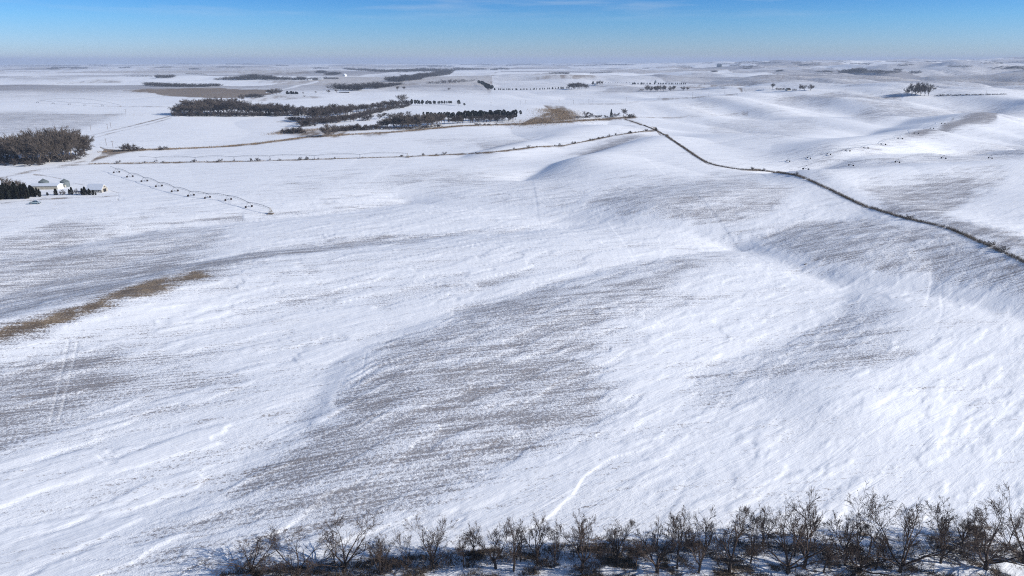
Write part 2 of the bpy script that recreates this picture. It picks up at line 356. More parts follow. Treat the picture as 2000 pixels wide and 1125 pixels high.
for i, (a, p, s) in enumerate(S): soil = np.maximum(soil, a*poly(p, s*1.4, .8 if i else .45))
GL = [  # grassy ditch, creek and fence lines: amount, line, half width, softness
    (.85, [(200,298),(240,294),(340,291),(430,287),(500,281),(560,273),(600,268),(670,264)], 1.6, 1.8),
    (.8, [(176,283),(205,291),(232,295)], 1.5, 1.5),
    (.8, [(660,264),(760,259),(900,246),(1000,243),(1090,239),(1240,229)], 1.4, 1.6),
    (.6, [(1220,233),(1283,254),(1330,285),(1380,320),(1450,333),(1480,332),(1560,343),(1620,370),(1680,400),(1760,425),(1850,445),(1930,480),(2060,540)], 1.6, 1.6),
    (.75, [(90,325),(175,321),(500,315),(800,306),(960,298),(1050,287),(1100,285),(1200,265),(1283,253)], 1.0, 1.2),
    (.6, [(-20,346),(100,326),(165,314)], 1.2, 2.4), (.5, [(-20,352),(60,335),(130,325)], 1, 1.8),
    (.8, [(172,266),(200,259),(260,245),(330,228)], 1, 1.0), (.6, [(180,270),(240,254),(300,240),(334,230)], .8, .8),
    (.6, [(0,223),(120,224),(280,225)], .7, .8), (.45, [(180,207),(340,209)], .6, .6),
    (.5, [(230,390),(232,377),(214,372)], .8, 1), (.75, [(60,392),(90,389),(160,385),(206,384),(228,382)], 1, 1.4), (.5, [(0,396),(60,392)], 1.2, 1.4), (.5, [(140,357),(170,363)], .8, 1.2), (.4, [(105,400),(150,394)], 1.5, 2),
    (.5, [(0,398),(90,388)], 1.2, 1.5), (.55, [(65,341),(85,343),(118,349)], .8, 1.0),
    (.6, [(540,165),(600,160),(616,157)], .8, .8), (.55, [(640,258),(690,256),(800,250)], 1.2, 2), (.5, [(380,200),(500,197),(620,191)], .8, 1),
    (.55, [(1283,194),(1360,190),(1440,184)], .8, .8), (.4, [(1075,203),(1200,203),(1310,194)], .5, .6), (.5, [(1440,150),(1560,148)], .6, .7),
    (.5, [(1240,229),(1320,230),(1460,222)], .6, .8), (.45, [(1520,194),(1580,187),(1640,181)], .6, .8), (.5, [(1300,160),(1360,172),(1390,163)], .5, .6),
    (.6, [(1375,162),(1410,170),(1450,177)], .8, .8), (.35, [(1390,170),(1500,158),(1640,150)], .6, .8), (.3, [(1450,176),(1600,162)], .6, .8),
    (.4, [(1650,168),(1740,156),(1800,152)], .7, .9), (.35, [(860,205),(1000,190),(1060,184)], .6, .8), (.3, [(800,190),(960,178)], .5, .7),
]
for a, p, wd, s in GL: soil = np.maximum(soil, a*stroke(p, wd, s, .8))
# undergrowth below the tree belt in front
ug = poly([(430,1116),(560,1104),(650,1096),(850,1078),(1050,1060),(1300,1048),(1500,1040),(1750,1036),(1900,1028),(2120,1005),(2200,1300),(200,1300)], 9, .6)
pat = ss(.50, .66, fbm(GX/3.2, GY/1.8, 91, 4))
soil = np.maximum(soil, ug*pat*.7)
soil *= .62+.55*ss(.36, .62, fbm(GX/(4+GY*.006), GY/(5+GY*.012), 97, 4))
# far plain: a patchwork of thinly covered fields and distant groves' ground
rG = np.hypot(GX, GY); gx, gy = GX/800+.13*np.sin(GY/3000), GY/1250
cell = _h(np.floor(gx), np.floor(gy), 3); far = ss(1500, 2600, rG)
bare = np.maximum(bare, far*np.where(cell > .50, (cell-.50)*2.3, 0)*(.6+.8*fbm(GX/900, GY/300, 14, 3)))
soil = np.maximum(soil, far*np.where(cell < .18, .52, 0))
bx, by = np.abs(gx-np.round(gx)), np.abs(gy-np.round(gy)); edge = np.maximum(1-bx/(.006+rG*1.1e-6), .9-by/(.010+rG*1.2e-6)); soil = np.maximum(soil, far*.62*np.clip(edge*3, 0, 1)*(vnoise(gx*3, gy*3, 8) > .42))
crest = ss(.56, .74, fbm(GX/260, GY/420, 55, 4))*ss(500, 900, rG)*ss(-.1, .5, GX/GY)
bare = np.maximum(bare, .42*crest)
nearf = 1-ss(260, 520, rG); leftf = 1-ss(.02, .42, GX/GY-.12*(GY-160)/100)
dep = drift(GX, GY, True)*(1-.8*np.clip(bare*1.5, 0, 1))
bare = bare*(1+.5*ss(450, 1500, rG))+nearf*(.03+.08*leftf)+(1-nearf)*.07*ss(.42, .62, fbm(GX/240, GY/150, 71, 4))
bare = bare*(1-.75*dep)-.08*dep
for p, wd in [([(2080,606),(1800,556),(1570,517),(1450,466),(1350,446),(1230,431),(1100,418),(960,402),(850,390),(770,372)], 5), ([(640,800),(650,740),(720,670),(860,600),(1050,545),(1200,505),(1330,478),(1420,468)], 12),
              ([(0,700),(200,628),(400,590),(640,540),(900,500)], 10), ([(560,450),(800,452),(1000,436),(1100,424)], 5), ([(480,425),(700,432),(900,420)], 4), ([(1000,330),(1200,292),(1330,268)], 5)]:
    bare *= 1-.85*stroke(p, wd, wd*.8, .5)
# roads: packed snow, cleared of stubble
for p, wd in [([(-40,350),(60,330),(110,322),(160,312),(188,302),(198,294),(190,286),(176,279)], 2.2), ([(171,268),(200,261),(260,248),(332,229)], 1.1), ([(520,181),(570,171),(620,159)], .9)]:
    q = stroke(p, wd, .9, 0); bare *= 1-.8*q; soil *= 1-q
track = np.zeros(len(GX))
for p, wd in [([(135,665),(122,720),(108,780),(98,825)], 1.3), ([(152,668),(140,720),(126,780),(114,825)], 1.3), ([(1838,560),(1842,600),(1830,650),(1800,690)], 1.2), ([(1752,480),(1775,505),(1792,536)], 1.0), ([(715,690),(705,740),(690,775)], 1.5),
              ([(72,403),(140,406),(205,401),(240,388)], .7), ([(85,372),(150,386),(225,384)], .7),
              ([(1590,340),(1660,385),(1700,410)], 1), ([(1570,345),(1640,390),(1690,418)], 1), ([(880,340),(780,368),(560,352)], 1)]:
    track = np.maximum(track, (1 if p[0][0] < 200 else .45)*stroke(p, wd, 1.4, .2))
nr = len(rr)
idx = np.arange(nr*nc).reshape(nr, nc)
Q = np.stack([idx[:-1, :-1], idx[:-1, 1:], idx[1:, 1:], idx[1:, :-1]], -1).reshape(-1, 4)[:, ::-1]
GZ2 = GZ-.15*track+.04*np.clip(soil, 0, 1)
def ground_mat():
    m = bpy.data.materials.new('snowy_field'); m.use_nodes = True; n = m.node_tree.nodes; l = m.node_tree.links; b = n['Principled BSDF']
    def nd(t, **k):
        q = n.new(t)
        for a, v in k.items(): setattr(q, a, v)
        return q
    def mth(op, a, c=None, cl=False):
        q = nd('ShaderNodeMath', operation=op, use_clamp=cl)
        for i, v in enumerate((a, c)):
            if v is None: continue
            if isinstance(v, (int, float)): q.inputs[i].default_value = v
            else: l.new(v, q.inputs[i])
        return q.outputs[0]
    def rng_(v, a, c, d=0, e=1, sm=True):
        q = nd('ShaderNodeMapRange'); q.interpolation_type = 'SMOOTHSTEP' if sm else 'LINEAR'
        for i, x in enumerate((a, c, d, e)): q.inputs[i+1].default_value = x
        l.new(v, q.inputs[0]); return q.outputs[0]
    def mixc(f, a, c):
        q = nd('ShaderNodeMix', data_type='RGBA')
        for i, v in ((0, f), (6, a), (7, c)):
            if isinstance(v, tuple): q.inputs[i].default_value = (*v, 1)
            elif isinstance(v, (int, float)): q.inputs[i].default_value = v
            else: l.new(v, q.inputs[i])
        return q.outputs[2]
    geo = nd('ShaderNodeNewGeometry')
    at = nd('ShaderNodeAttribute', attribute_name='cover'); sp_ = nd('ShaderNodeSeparateColor'); l.new(at.outputs['Color'], sp_.inputs[0])
    bare_, soil_, trk_ = sp_.outputs
    def noise(rot, scale, sc_, det=4, rough=.55, dist=0):
        mp = nd('ShaderNodeMapping', vector_type='TEXTURE'); mp.inputs['Rotation'].default_value = (0, 0, math.radians(-rot)); mp.inputs['Scale'].default_value = tuple(1/q for q in scale)
        vr = nd('ShaderNodeVectorMath', operation='MULTIPLY'); vr.inputs[1].default_value = (1, 1, 0); l.new(geo.outputs['Position'], vr.inputs[0])
        l.new(vr.outputs[0], mp.inputs[0])
        q = nd('ShaderNodeTexNoise'); q.inputs['Scale'].default_value = sc_; q.inputs['Detail'].default_value = det; q.inputs['Roughness'].default_value = rough; q.inputs['Distortion'].default_value = dist
        l.new(mp.outputs[0], q.inputs[0]); return q.outputs[0]
    rows = noise(-14, (.018, 1.15, 1), 1, 3, .6)
    rows2 = noise(-15, (.012, .16, 1), 1, 5, .65, .4)
    grain = noise(20, (1, 1, 1), 1.25, 5, .75)
    wind = noise(-38, (.028, .26, 1), 1, 6, .7, .6)
    clump = noise(0, (1, 1, 1), .12, 5, .6)
    grainC = rng_(grain, .36, .64); fine = rng_(noise(33, (1, 1, 1), 2.6, 3, .7), .38, .62); rowsC = rng_(rows, .36, .64); rows2C = rng_(rows2, .36, .64); windC = rng_(wind, .36, .64)
    e = mth('MULTIPLY', mth('SUBTRACT', grainC, .5), .62)
    for q_, w_ in ((fine, .30), (rowsC, .40), (rows2C, .26), (windC, -.26), (rng_(clump, .35, .65), .16)):
        e = mth('ADD', e, mth('MULTIPLY', mth('SUBTRACT', q_, .5), w_))
    ex = rng_(mth('ADD', e, bare_), .26, .96)
    ex = mth('MULTIPLY', ex, mth('SUBTRACT', 1, mth('MULTIPLY', trk_, .7)))
    sx = rng_(mth('ADD', mth('MULTIPLY', e, .7), soil_), .18, .85)
    snow = mixc(windC, (.83, .85, .885), (.88, .89, .91))
    stub = mixc(rng_(grain, .3, .7), (.125, .115, .118), (.29, .272, .282))
    soilc = mixc(rng_(clump, .35, .65), (.16, .115, .075), (.34, .245, .145))
    soilc = mixc(rng_(grain, .35, .75), soilc, (.12, .09, .065))
    c = mixc(mth('MULTIPLY', ex, .84), snow, stub); c = mixc(mth('MULTIPLY', sx, .95), c, soilc)
    l.new(c, b.inputs['Base Color']); b.inputs['Roughness'].default_value = .75; b.inputs['Specular IOR Level'].default_value = .25
    hgt = mth('ADD', mth('MULTIPLY', grain, mth('ADD', mth('MULTIPLY', mth('ADD', bare_, soil_), .8), .12)), mth('MULTIPLY', wind, .42))
    hgt = mth('ADD', hgt, mth('MULTIPLY', rows, mth('MULTIPLY', bare_, .35)))
    hgt = mth('ADD', hgt, mth('MULTIPLY', noise(-38, (.30, 1.1, 1), 1, 4, .65, 1.2), .09))
    bp = nd('ShaderNodeBump'); bp.inputs['Distance'].default_value = .75; bp.inputs['Strength'].default_value = .8
    l.new(hgt, bp.inputs['Height']); l.new(bp.outputs[0], b.inputs['Normal'])
    return m
gm = mesh('ground', np.stack([GX, GY, GZ2], -1), Q, ground_mat(), True)
ca = gm.attributes.new('cover', 'FLOAT_COLOR', 'POINT')
ca.data.foreach_set('color', np.stack([np.clip(bare, -.1, 1.2)*.88, np.clip(soil, 0, 1), track, np.ones(len(GX))], -1).astype(np.float32).ravel())
tag(obj('ground', gm), kind='structure')
del Q, R_, T_


# ------------------------------------------------------------------ tree meshes (unit height; copies share them)
def segmesh(name, S, m, n):
    S = np.array(S, float); a, b, r0, r1 = S[:, 0:3], S[:, 3:6], S[:, 6], S[:, 7]
    d = b-a; d /= np.maximum(np.linalg.norm(d, axis=1, keepdims=True), 1e-9)
    up = np.where(np.abs(d[:, 2:3]) < .9, [[0, 0, 1.]], [[1., 0, 0]]); e = np.cross(d, up); e /= np.linalg.norm(e, axis=1, keepdims=True); f = np.cross(d, e)
    V = []
    for p, r in ((a, r0), (b, r1)):
        for k in range(n):
            t = 2*math.pi*k/n; V.append(p+r[:, None]*(math.cos(t)*e+math.sin(t)*f))
    V = np.stack(V, 1).reshape(-1, 3); base = np.arange(len(S))[:, None]*2*n; Fs = []
    for k in range(n): Fs.append(np.concatenate([base+k, base+(k+1) % n, base+n+(k+1) % n, base+n+k], 1))
    return mesh(name, V, np.stack(Fs, 1).reshape(-1, 4), m, n > 4)
def rot(d, ax, a): return d*math.cos(a)+np.cross(ax, d)*math.sin(a)+ax*(ax@d)*(1-math.cos(a))
def rnd_perp(d, R):
    q = np.cross(d, R.normal(size=3)); return q/max(np.linalg.norm(q), 1e-9)
def bare_tree(seed, levels=4, tr=.016, twig=.0011, trunkh=.22, limbs=4, spread=.62, dens=1.0, up=.12, wob=.17, ang=(.45, 1.05), LN=(0, .60, .55, .55, .52, .5)):
    """trunk segments and crown segments of a leafless tree of height about one"""
    R = np.random.default_rng(seed); TS, CS = [], []
    NS = [5, 7, 5, 4, 3, 2]
    def br(p, d, ln, r, lv, rend):
        n = NS[min(lv, 5)]; pts = [p]; ds = [d]
        for i in range(n):
            q = p+d*ln/n; ra = r+(rend-r)*i/n; rb = r+(rend-r)*(i+1)/n
            (TS if lv == 0 else CS).append((*p, *q, ra, rb))
            p = q; d = d+R.normal(size=3)*(.05 if lv == 0 else wob)+np.array([0, 0, up*(.5 if lv < 3 else .25)]); d /= np.linalg.norm(d)
            pts.append(p); ds.append(d)
            if lv >= 1 and lv < levels and i >= (1 if lv == 1 else 0):
                k = R.poisson((1.7 if lv < 3 else 1.35)*dens)
                for _ in range(k):
                    dd = rot(d, rnd_perp(d, R), R.uniform(*ang)); cl = ln*LN[lv+1]*(1-.45*i/n)*R.uniform(.7, 1.2)
                    br(p, dd/np.linalg.norm(dd), cl, max(rb*.62, twig), lv+1, max(rb*.25, twig*.7))
        return p, d
    p, d = br(np.zeros(3), np.array([R.normal()*.06, R.normal()*.06, 1.]), trunkh, tr, 0, tr*.75)
    a0 = R.uniform(0, 6.28)
    for k in range(limbs):
        a = a0+k*2*math.pi/limbs+R.normal()*.3; t = spread*R.uniform(.55, 1.25)*(.25 if k == 0 else 1)
        dd = np.array([math.cos(a)*math.sin(t), math.sin(a)*math.sin(t), math.cos(t)])
        br(p-np.array([0, 0, trunkh*R.uniform(0, .45)*(k > 0)]), dd, (1-trunkh)*R.uniform(.72, .95), tr*.62, 1, twig)
    TS, CS = np.array(TS), np.array(CS); zt = np.percentile(CS[:, 5], 99.7); TS[:, :6] /= zt; CS[:, :6] /= zt
    return TS, CS
def tree_pair(seed, mb, mt, nb=5, nt_=3, **k):
    T, S = bare_tree(seed, **k); return segmesh('trunk', T, mb, nb), segmesh('crown', S, mt, nt_)
NP = [  # trunk height, limbs, spread
    (.24, 5, .72), (.12, 6, .98), (.28, 5, .62), (.10, 6, 1.05), (.34, 4, .45), (.16, 6, .80), (.24, 5, .60), (.14, 6, .90), (.26, 5, .55), (.36, 4, .45)]
NEAR = [tree_pair(130+i, M_bark, M_twig, 6, 3, levels=5, tr=.023+.003*(i % 3), twig=.0017, wob=.13, ang=(.3, .75), up=.05, LN=(0, .58, .60, .60, .60, .62),
        trunkh=q[0], limbs=q[1], spread=q[2], dens=.64) for i, q in enumerate(NP)]
MIDG = [tree_pair(200+i, M_barkg, M_twigg, 4, 3, levels=3, tr=.020, twig=.0048, trunkh=[.2, .28, .15, .24, .12, .2][i], limbs=[5, 4, 6, 4, 6, 5][i], spread=[.5, .4, .65, .5, .75, .6][i], dens=1.45, wob=.12, ang=(.35, .9)) for i in range(6)]
MIDB = []
for t, c in MIDG:
    t2, c2 = t.copy(), c.copy(); t2.materials[0] = M_bark; c2.materials[0] = M_twigd; MIDB.append((t2, c2))
SHR = [tree_pair(300+i, M_bark, M_twigd, 3, 3, levels=3, tr=.03, twig=.010, trunkh=.05, limbs=7, spread=1.0, dens=.8) for i in range(4)]
SHRN = [tree_pair(320+i, M_bark, M_twig, 4, 3, levels=4, tr=.018, twig=.0035, trunkh=.06, limbs=7, spread=.95, dens=.7, wob=.11, ang=(.3, .8)) for i in range(4)]
def evergreen(seed, kind):
    """dense sprays of needles set on limbs round a trunk; unit height"""
    R = np.random.default_rng(seed); V, Fc = [], []
    n = 1500 if kind != 'pine' else 1300
    z0 = {'cedar': .03, 'pine': .30, 'spruce': .05}[kind]; wd = {'cedar': .30, 'pine': .24, 'spruce': .22}[kind]
    lob = R.uniform(0, 6.28, 6); la = R.uniform(.75, 1.2, 9)
    for i in range(n):
        t = R.uniform(0, 1)**(.85); z = z0+(1-z0)*t
        if kind == 'cedar': r = wd*(math.sin(min(1, (t+.12)*1.9)*math.pi/2))*(1-t)**.62
        elif kind == 'pine': r = wd*math.sqrt(max(0, 1-(2*t-.85)**2*.75)) if t < .93 else wd*.35
        else: r = wd*(1-t)*(.75+.45*abs(math.sin(t*30)))
        a = R.uniform(0, 6.283); r *= (.72+.28*math.sin(3*a+lob[0]+4*t))*la[int(t*8.99)]*(.35+.65*math.sqrt(R.uniform(0, 1)))
        c = np.array([r*math.cos(a), r*math.sin(a), z+R.normal()*.008]); s = .042 if kind != 'spruce' else .034
        o = np.array([math.cos(a), math.sin(a), .5 if kind == 'cedar' else .1]); u_ = o/np.linalg.norm(o)*s*R.uniform(.7, 1.5); v_ = rnd_perp(u_/s, R)*s*.55
        b = len(V); V += [c-u_*.6-v_, c-u_*.4+v_, c+u_]; Fc.append((b, b+1, b+2))
    T = [(0, 0, 0, .004, 0, .5, .016, .010), (.004, 0, .5, 0, 0, .97, .010, .003)]
    return segmesh('trunk', T, M_bark, 5), mesh('crown', V, np.array(Fc), M_cedar if kind == 'cedar' else M_pine)
CED = [evergreen(400+i, 'cedar') for i in range(4)]; PIN = [evergreen(420+i, 'pine') for i in range(4)]; SPR = [evergreen(440, 'spruce')]
KIND = {'near': (NEAR, 'bare_tree'), 'grey': (MIDG, 'bare_tree'), 'brown': (MIDB, 'bare_tree'), 'shrub': (SHR, 'bare_shrub'), 'brush': (SHRN, 'bare_shrub'), 'cedar': (CED, 'cedar_tree'), 'pine': (PIN, 'pine_tree'), 'spruce': (SPR, 'spruce_tree')}
def tree(kind, x, y, z, h, wf, label, cat=None, group=None, var=None, rz=None):
    ms, nm = KIND[kind]; t, c = ms[random.randrange(len(ms)) if var is None else var % len(ms)]
    o = root(nm, (x, y, z-.02*h), label, cat or ('shrub' if 'shrub' in nm else 'tree'), group, random.uniform(0, 6.28) if rz is None else rz, (h*wf, h*wf, h))
    o.rotation_euler[0] = random.gauss(0, .03); o.rotation_euler[1] = random.gauss(0, .03)
    obj('trunk', t, o); obj('crown', c, o); return o
def tree_px(kind, u, vb, vt, label, group=None, wf=1.0, var=None, cat=None):
    x, y, z = ray(u, vb); z = hz(x, y); h = max(.6, top_height(x, y, z, vt)); return tree(kind, x, y, z, h, wf, label, cat, group, var)
def spots(line, n, depth, jit=.12, seed=0):
    """points of a stand: (x, y, z, h) behind a base line given as (u, base row, top row)"""
    R = np.random.default_rng(seed); P = np.array(line, float); cum = np.concatenate([[0], np.cumsum(np.abs(np.diff(P[:, 0]))+.01)]); out = []
    for i in range(n):
        s = (i+.5+R.uniform(-.5, .5))/n*cum[-1]; q = [np.interp(s, cum, P[:, k]) for k in range(3)]
        x, y, z = ray(q[0], q[1]); h = top_height(x, y, z, q[2]); r = math.hypot(x, y); k = 1+R.uniform(0, 1)*depth/r
        x, y = x*k, y*k; out.append((x, y, hz(x, y), max(1.2, h*(1-jit*2*R.uniform(0, 1)))))
    return out
def wood(line, n, depth, mix, label, group, wf=1.0, seed=0, jit=.12):
    ks = list(mix)
    SP = sorted(spots(line, n, depth, jit, seed), key=lambda q: q[0]/q[1]); hi_ = max(q[3] for q in SP); base_label = label
    for i, (x, y, z, h) in enumerate(SP):
        label = ('leftmost '+base_label if i == 0 else 'rightmost '+base_label if i == n-1 else 'tallest '+base_label if h == hi_ else base_label+(', left part' if i < n/3 else ', middle part' if i < 2*n/3 else ', right part')) if n > 5 else base_label
        k = random.choices(ks, [mix[q] for q in ks])[0]
        tree(k, x, y, z, h, wf*random.uniform(.8, 1.2), label, None, group)
# ------------------------------------------------------------------ the tree belt in front
FR = [  # u, base row, top row, width factor, variant, what sets it apart
    (492,1122,1052,1.5,1,'low bare tree leaning out at the left end of the front tree belt'),
    (582,1121,1040,1.35,3,'wide bare tree, second from the left end of the front belt'),
    (672,1117,1026,1.25,5,'fan shaped bare tree with many stems, third from the left of the front belt'),
    (745,1114,1052,1.0,8,'thin young bare tree right of the fan shaped tree in the front belt'),
    (793,1113,1046,1.0,7,'slim bushy bare tree left of the round crowned tree in the front belt'),
    (848,1111,1022,1.1,0,'round crowned bare tree with zigzag limbs, left half of the front belt'),
    (906,1108,1036,.85,9,'narrow bare sapling right of the round crowned tree in the front belt'),
    (968,1110,1020,1.05,2,'forked bare tree above the dark grass, near the middle of the front belt'),
    (1003,1116,1009,.75,4,'tall slender bare tree just right of the forked tree in the front belt'),
    (1050,1104,999,.75,8,'tall narrow bare tree at the middle of the front belt'),
    (1084,1106,1026,.6,9,'short thin bare tree beside the tall narrow one mid belt'),
    (1135,1118,991,.85,6,'dense upright bare tree standing alone at the middle of the front belt'),
    (1203,1100,1007,.8,2,'small round bare tree right of the dense upright tree in the front belt'),
    (1283,1118,1003,1.05,5,'broad bare tree with many limbs, right of the small round tree in the front belt'),
    (1322,1110,992,.6,4,'slender bare tree squeezed behind the broad tree in the front belt'),
    (1364,1119,990,.8,0,'bare tree with a straight thick trunk left of the forked pair in the front belt'),
    (1424,1117,984,.85,2,'tall bare tree with steep limbs left of the biggest tree of the front belt'),
    (1466,1100,1002,.75,9,'slim bare tree just left of the biggest tree of the front belt'),
    (1538,1120,992,.9,7,'leaning left trunk of the twin bare trees in the front belt'),
    (1570,1110,967,.95,0,'biggest bare tree of the front belt, with a wide fan of branches'),
    (1680,1118,974,.9,3,'bare tree with sweeping limbs, third large tree from the right end of the belt'),
    (1757,1117,978,1.0,1,'wide dark bare tree, second large tree from the right end of the belt'),
    (1837,1100,976,.8,6,'open crowned bare tree over the blue shade near the right end of the belt'),
    (1925,1112,984,1.1,5,'spreading bare tree almost at the right end of the front belt'),
    (1999,1100,966,.9,7,'dense bare tree cut by the right edge of the picture'),
    (1650,1104,1036,.9,2,'half height bare tree between the biggest tree and the sweeping one'),
    (1243,1112,1058,.9,8,'very small bare sapling between two broad trees mid belt'),
    (1608,1118,1050,.9,4,'low bare sapling right under the biggest tree of the front belt'),
    (1710,1112,1046,.9,9,'thin bare sapling behind the lowest grass near the right end of the belt'),
]
for u, vb, vt, wf, va, lb in FR: tree_px('near', u, vb, vt, lb, 'bare trees of the belt in front', wf*.95, va)
R = np.random.default_rng(5)
ue = [(430,1120),(560,1110),(650,1100),(850,1083),(1050,1066),(1300,1056),(1500,1050),(1750,1048),(1900,1040),(2060,1020)]
uex, uey = [p[0] for p in ue], [p[1] for p in ue]
for i in range(46):        # brush below and behind the trees
    u = R.uniform(470, 2040); v0 = np.interp(u, uex, uey); v = v0+R.uniform(0, 1)*(1124-v0)
    x, y, z = ray(u, v); tree('brush', x, y, hz(x, y), R.uniform(1.3, 3.0), R.uniform(.7, 1.1), 'leafless brush low between the trunks of the front tree belt'+(', left part' if u < 1000 else ', middle part' if u < 1500 else ', right part'), None, 'brush under the front trees')
for i in range(7):
    u = R.uniform(1500, 2060); v0 = np.interp(u, uex, uey); x, y, z = ray(u, v0+R.uniform(0, 40)); tree('near', x, y, hz(x, y), R.uniform(5, 8), R.uniform(.6, .9), 'young bare tree in the back rows of the front belt, right half', None, 'young trees at the back of the front belt', i % 9)
R = np.random.default_rng(15)
for i in range(16):
    u = 560+i*93+R.uniform(-25, 25); v0 = np.interp(u, uex, uey); x, y, z = ray(u, v0+R.uniform(8, 30)); tree('near', x, y, hz(x, y), R.uniform(5.5, 8.5), R.uniform(.5, .8), 'young upright bare tree filling a gap in the front tree belt'+(', left part' if u < 1000 else ', middle part' if u < 1500 else ', right part'), None, 'young trees filling the front belt', (4, 9, 8, 6)[i % 4])
def blades(name, P, hgt, m, label, cat, lean=.35, wide=.05):
    """tufts of dead grass: P is (x, y) of every blade"""
    n = len(P); R = np.random.default_rng(n); z = H(P[:, 0], P[:, 1]); a = R.uniform(0, 6.283, n); h = hgt*R.uniform(.5, 1.2, n); w_ = wide*R.uniform(.6, 1.5, n)
    b = np.stack([P[:, 0], P[:, 1], z-.05], -1); s = np.stack([np.cos(a)*w_, np.sin(a)*w_, 0*a], -1)
    t = b+np.stack([R.normal(size=n)*lean*h, R.normal(size=n)*lean*h, h], -1)
    V = np.stack([b-s, b+s, t], 1).reshape(-1, 3)
    return tag(obj(name, mesh(name, V, np.arange(3*n).reshape(-1, 3), m)), label, cat, None, 'stuff')
n = 64000; u = R.uniform(430, 2080, n); v0 = np.interp(u, uex, uey); v = v0+R.uniform(0, 1, n)**1.2*(1145-v0)
D0 = np.array([flat(a, b) for a, b in zip(u[:3], v[:3])])
xx = (u-1000)/F; yy = (562.5-v)/F; dy, dz = cp+yy*sp, -sp+yy*cp; tt_ = (ZC-hz(0.001, 95))/-dz; P = np.stack([xx*tt_, dy*tt_], -1)
keep = ss(.48, .62, fbm(P[:, 0]/3.2, P[:, 1]/1.8, 91, 4)) > R.uniform(0, 1, n)*1.0+.12*0
band = (v < v0+26*ss(500, 700, u)+5); keep |= band & (R.uniform(0, 1, n) < .4)
blades('undergrowth', P[keep], .85, M_dryd, 'dark dead grass and weeds under the front tree belt', 'undergrowth', .5, .035)
# ------------------------------------------------------------------ woods and groves
wood([(-30,318,292),(20,322,262),(60,322,254),(110,320,250),(150,312,252),(172,302,262)], 38, 55, {'grey': 1}, 'tall bare grey tree in the grove by the snowy road bend', 'trees of the grove by the road bend', 1.05, 1)
wood([(-20,323,308),(60,325,309),(150,314,300),(176,298,283)], 40, 30, {'shrub': 1}, 'low bare bush at the foot of the grove by the road bend', 'bushes at the foot of the grove by the road', 1.3, 2)
wood([(342,226,208),(375,226,192),(440,226,191),(480,226,198),(540,226,202),(600,225,209)], 58, 60, {'grey': 2, 'brown': 3}, 'bare tree of the long dark wood beyond the white field', 'trees of the long dark wood', 1.45, 3)
wood([(336,228,216),(460,228,216),(604,227,216)], 60, 22, {'shrub': 3, 'cedar': 1}, 'dark low growth along the front edge of the long dark wood', 'growth along the long dark wood', 1.3, 4)
wood([(606,240,208),(650,230,204),(700,222,204),(760,212,196),(800,207,194)], 38, 45, {'brown': 4, 'grey': 1}, 'bare brown tree of the creek wood right of the long dark wood', 'trees of the upper creek wood', 1.6, 5)
wood([(620,243,230),(680,235,222),(760,216,206),(800,208,199)], 44, 30, {'shrub': 1}, 'dark bush under the trees of the upper creek wood', 'bushes of the upper creek wood', 1.8, 55)
wood([(590,245,228),(640,242,224),(700,238,222),(760,231,220),(800,226,216)], 22, 26, {'brown': 3, 'shrub': 1}, 'bare dark tree in the lower strip of the creek wood', 'trees of the lower creek strip', 1.6, 6)
wood([(738,250,236),(780,252,222),(850,247,220),(868,243,222)], 28, 26, {'grey': 1}, 'pale bare tree with a white trunk in the light grove by the creek', 'pale trees of the light creek grove', 1.5, 7)
wood([(745,253,246),(800,254,247),(862,248,241)], 20, 10, {'shrub': 1}, 'dark bush at the foot of the light creek grove', 'bushes under the light creek grove', 1.8, 57)
wood([(826,228,219),(900,238,217),(950,237,214),(1008,236,214)], 40, 18, {'pine': 1}, 'dark round topped pine in the block of pines at the creek', 'pines of the creek block', 1.25, 8)
wood([(870,243,226),(940,240,222),(1004,238,222)], 16, 4, {'brown': 1}, 'bare tree standing in front of the pine block', 'bare trees before the pine block', 1.4, 9)
tree_px('pine', 1017, 226, 215, 'single dark pine just right of the pine block', None, 1.2)
wood([(800,206,193),(850,205,196),(882,204,196)], 20, 6, {'pine': 1}, 'dark pine in the straight pine row above the creek wood', 'pines in the upper pine row', 1.2, 10)
tree_px('pine', 896, 206, 195, 'stout dark pine near the right end of the upper pine row', None, 1.5); tree_px('pine', 907, 207, 201, 'short pine that ends the upper pine row on the right', None, 1.6)
tree_px('grey', 787, 200, 183, 'pale round bare tree standing over the upper creek wood', None, 1.5, 4)
tree_px('grey', 642, 267, 240, 'large bare tree at the tip of the brown creek bank', None, 1.3, 2); tree_px('grey', 652, 265, 243, 'second bare tree at the tip of the brown creek bank', None, 1.2, 3)
for line, n_, d_, lb, gp, sd_ in [
    ([(656,257,243),(700,255,243)], 12, 10, 'bare bush in the row right of the creek tip', 'bushes right of the creek tip', 11),
    ([(698,255,241),(742,253,241)], 10, 8, 'dark bush in the clump below the light creek grove', 'dark bushes below the light grove', 12),
    ([(548,259,250),(592,262,248)], 10, 10, 'brown bush on the brown spit of the creek', 'bushes on the creek spit', 13),
    ([(562,235,226),(588,236,227)], 8, 6, 'brown bush on the small grass tongue above the creek spit', 'bushes on the grass tongue', 14),
    ([(588,247,230),(608,247,230)], 5, 8, 'dense bush where the wood meets the creek spit', 'dense bushes at the creek spit', 15),
    ([(925,245,240),(970,245,240)], 6, 4, 'dark low bush before the pine block', 'low bushes before the pine block', 16)]:
    wood(line, n_, d_, {'shrub': 1}, lb, gp, 1.4, sd_)
tree_px('brown', 243, 296, 281, 'round bare tree in the brown ditch right of the road bend', None, 1.5, 4); tree_px('brown', 254, 295, 279, 'tallest bare tree in the brown ditch right of the road bend', None, 1.4, 2)
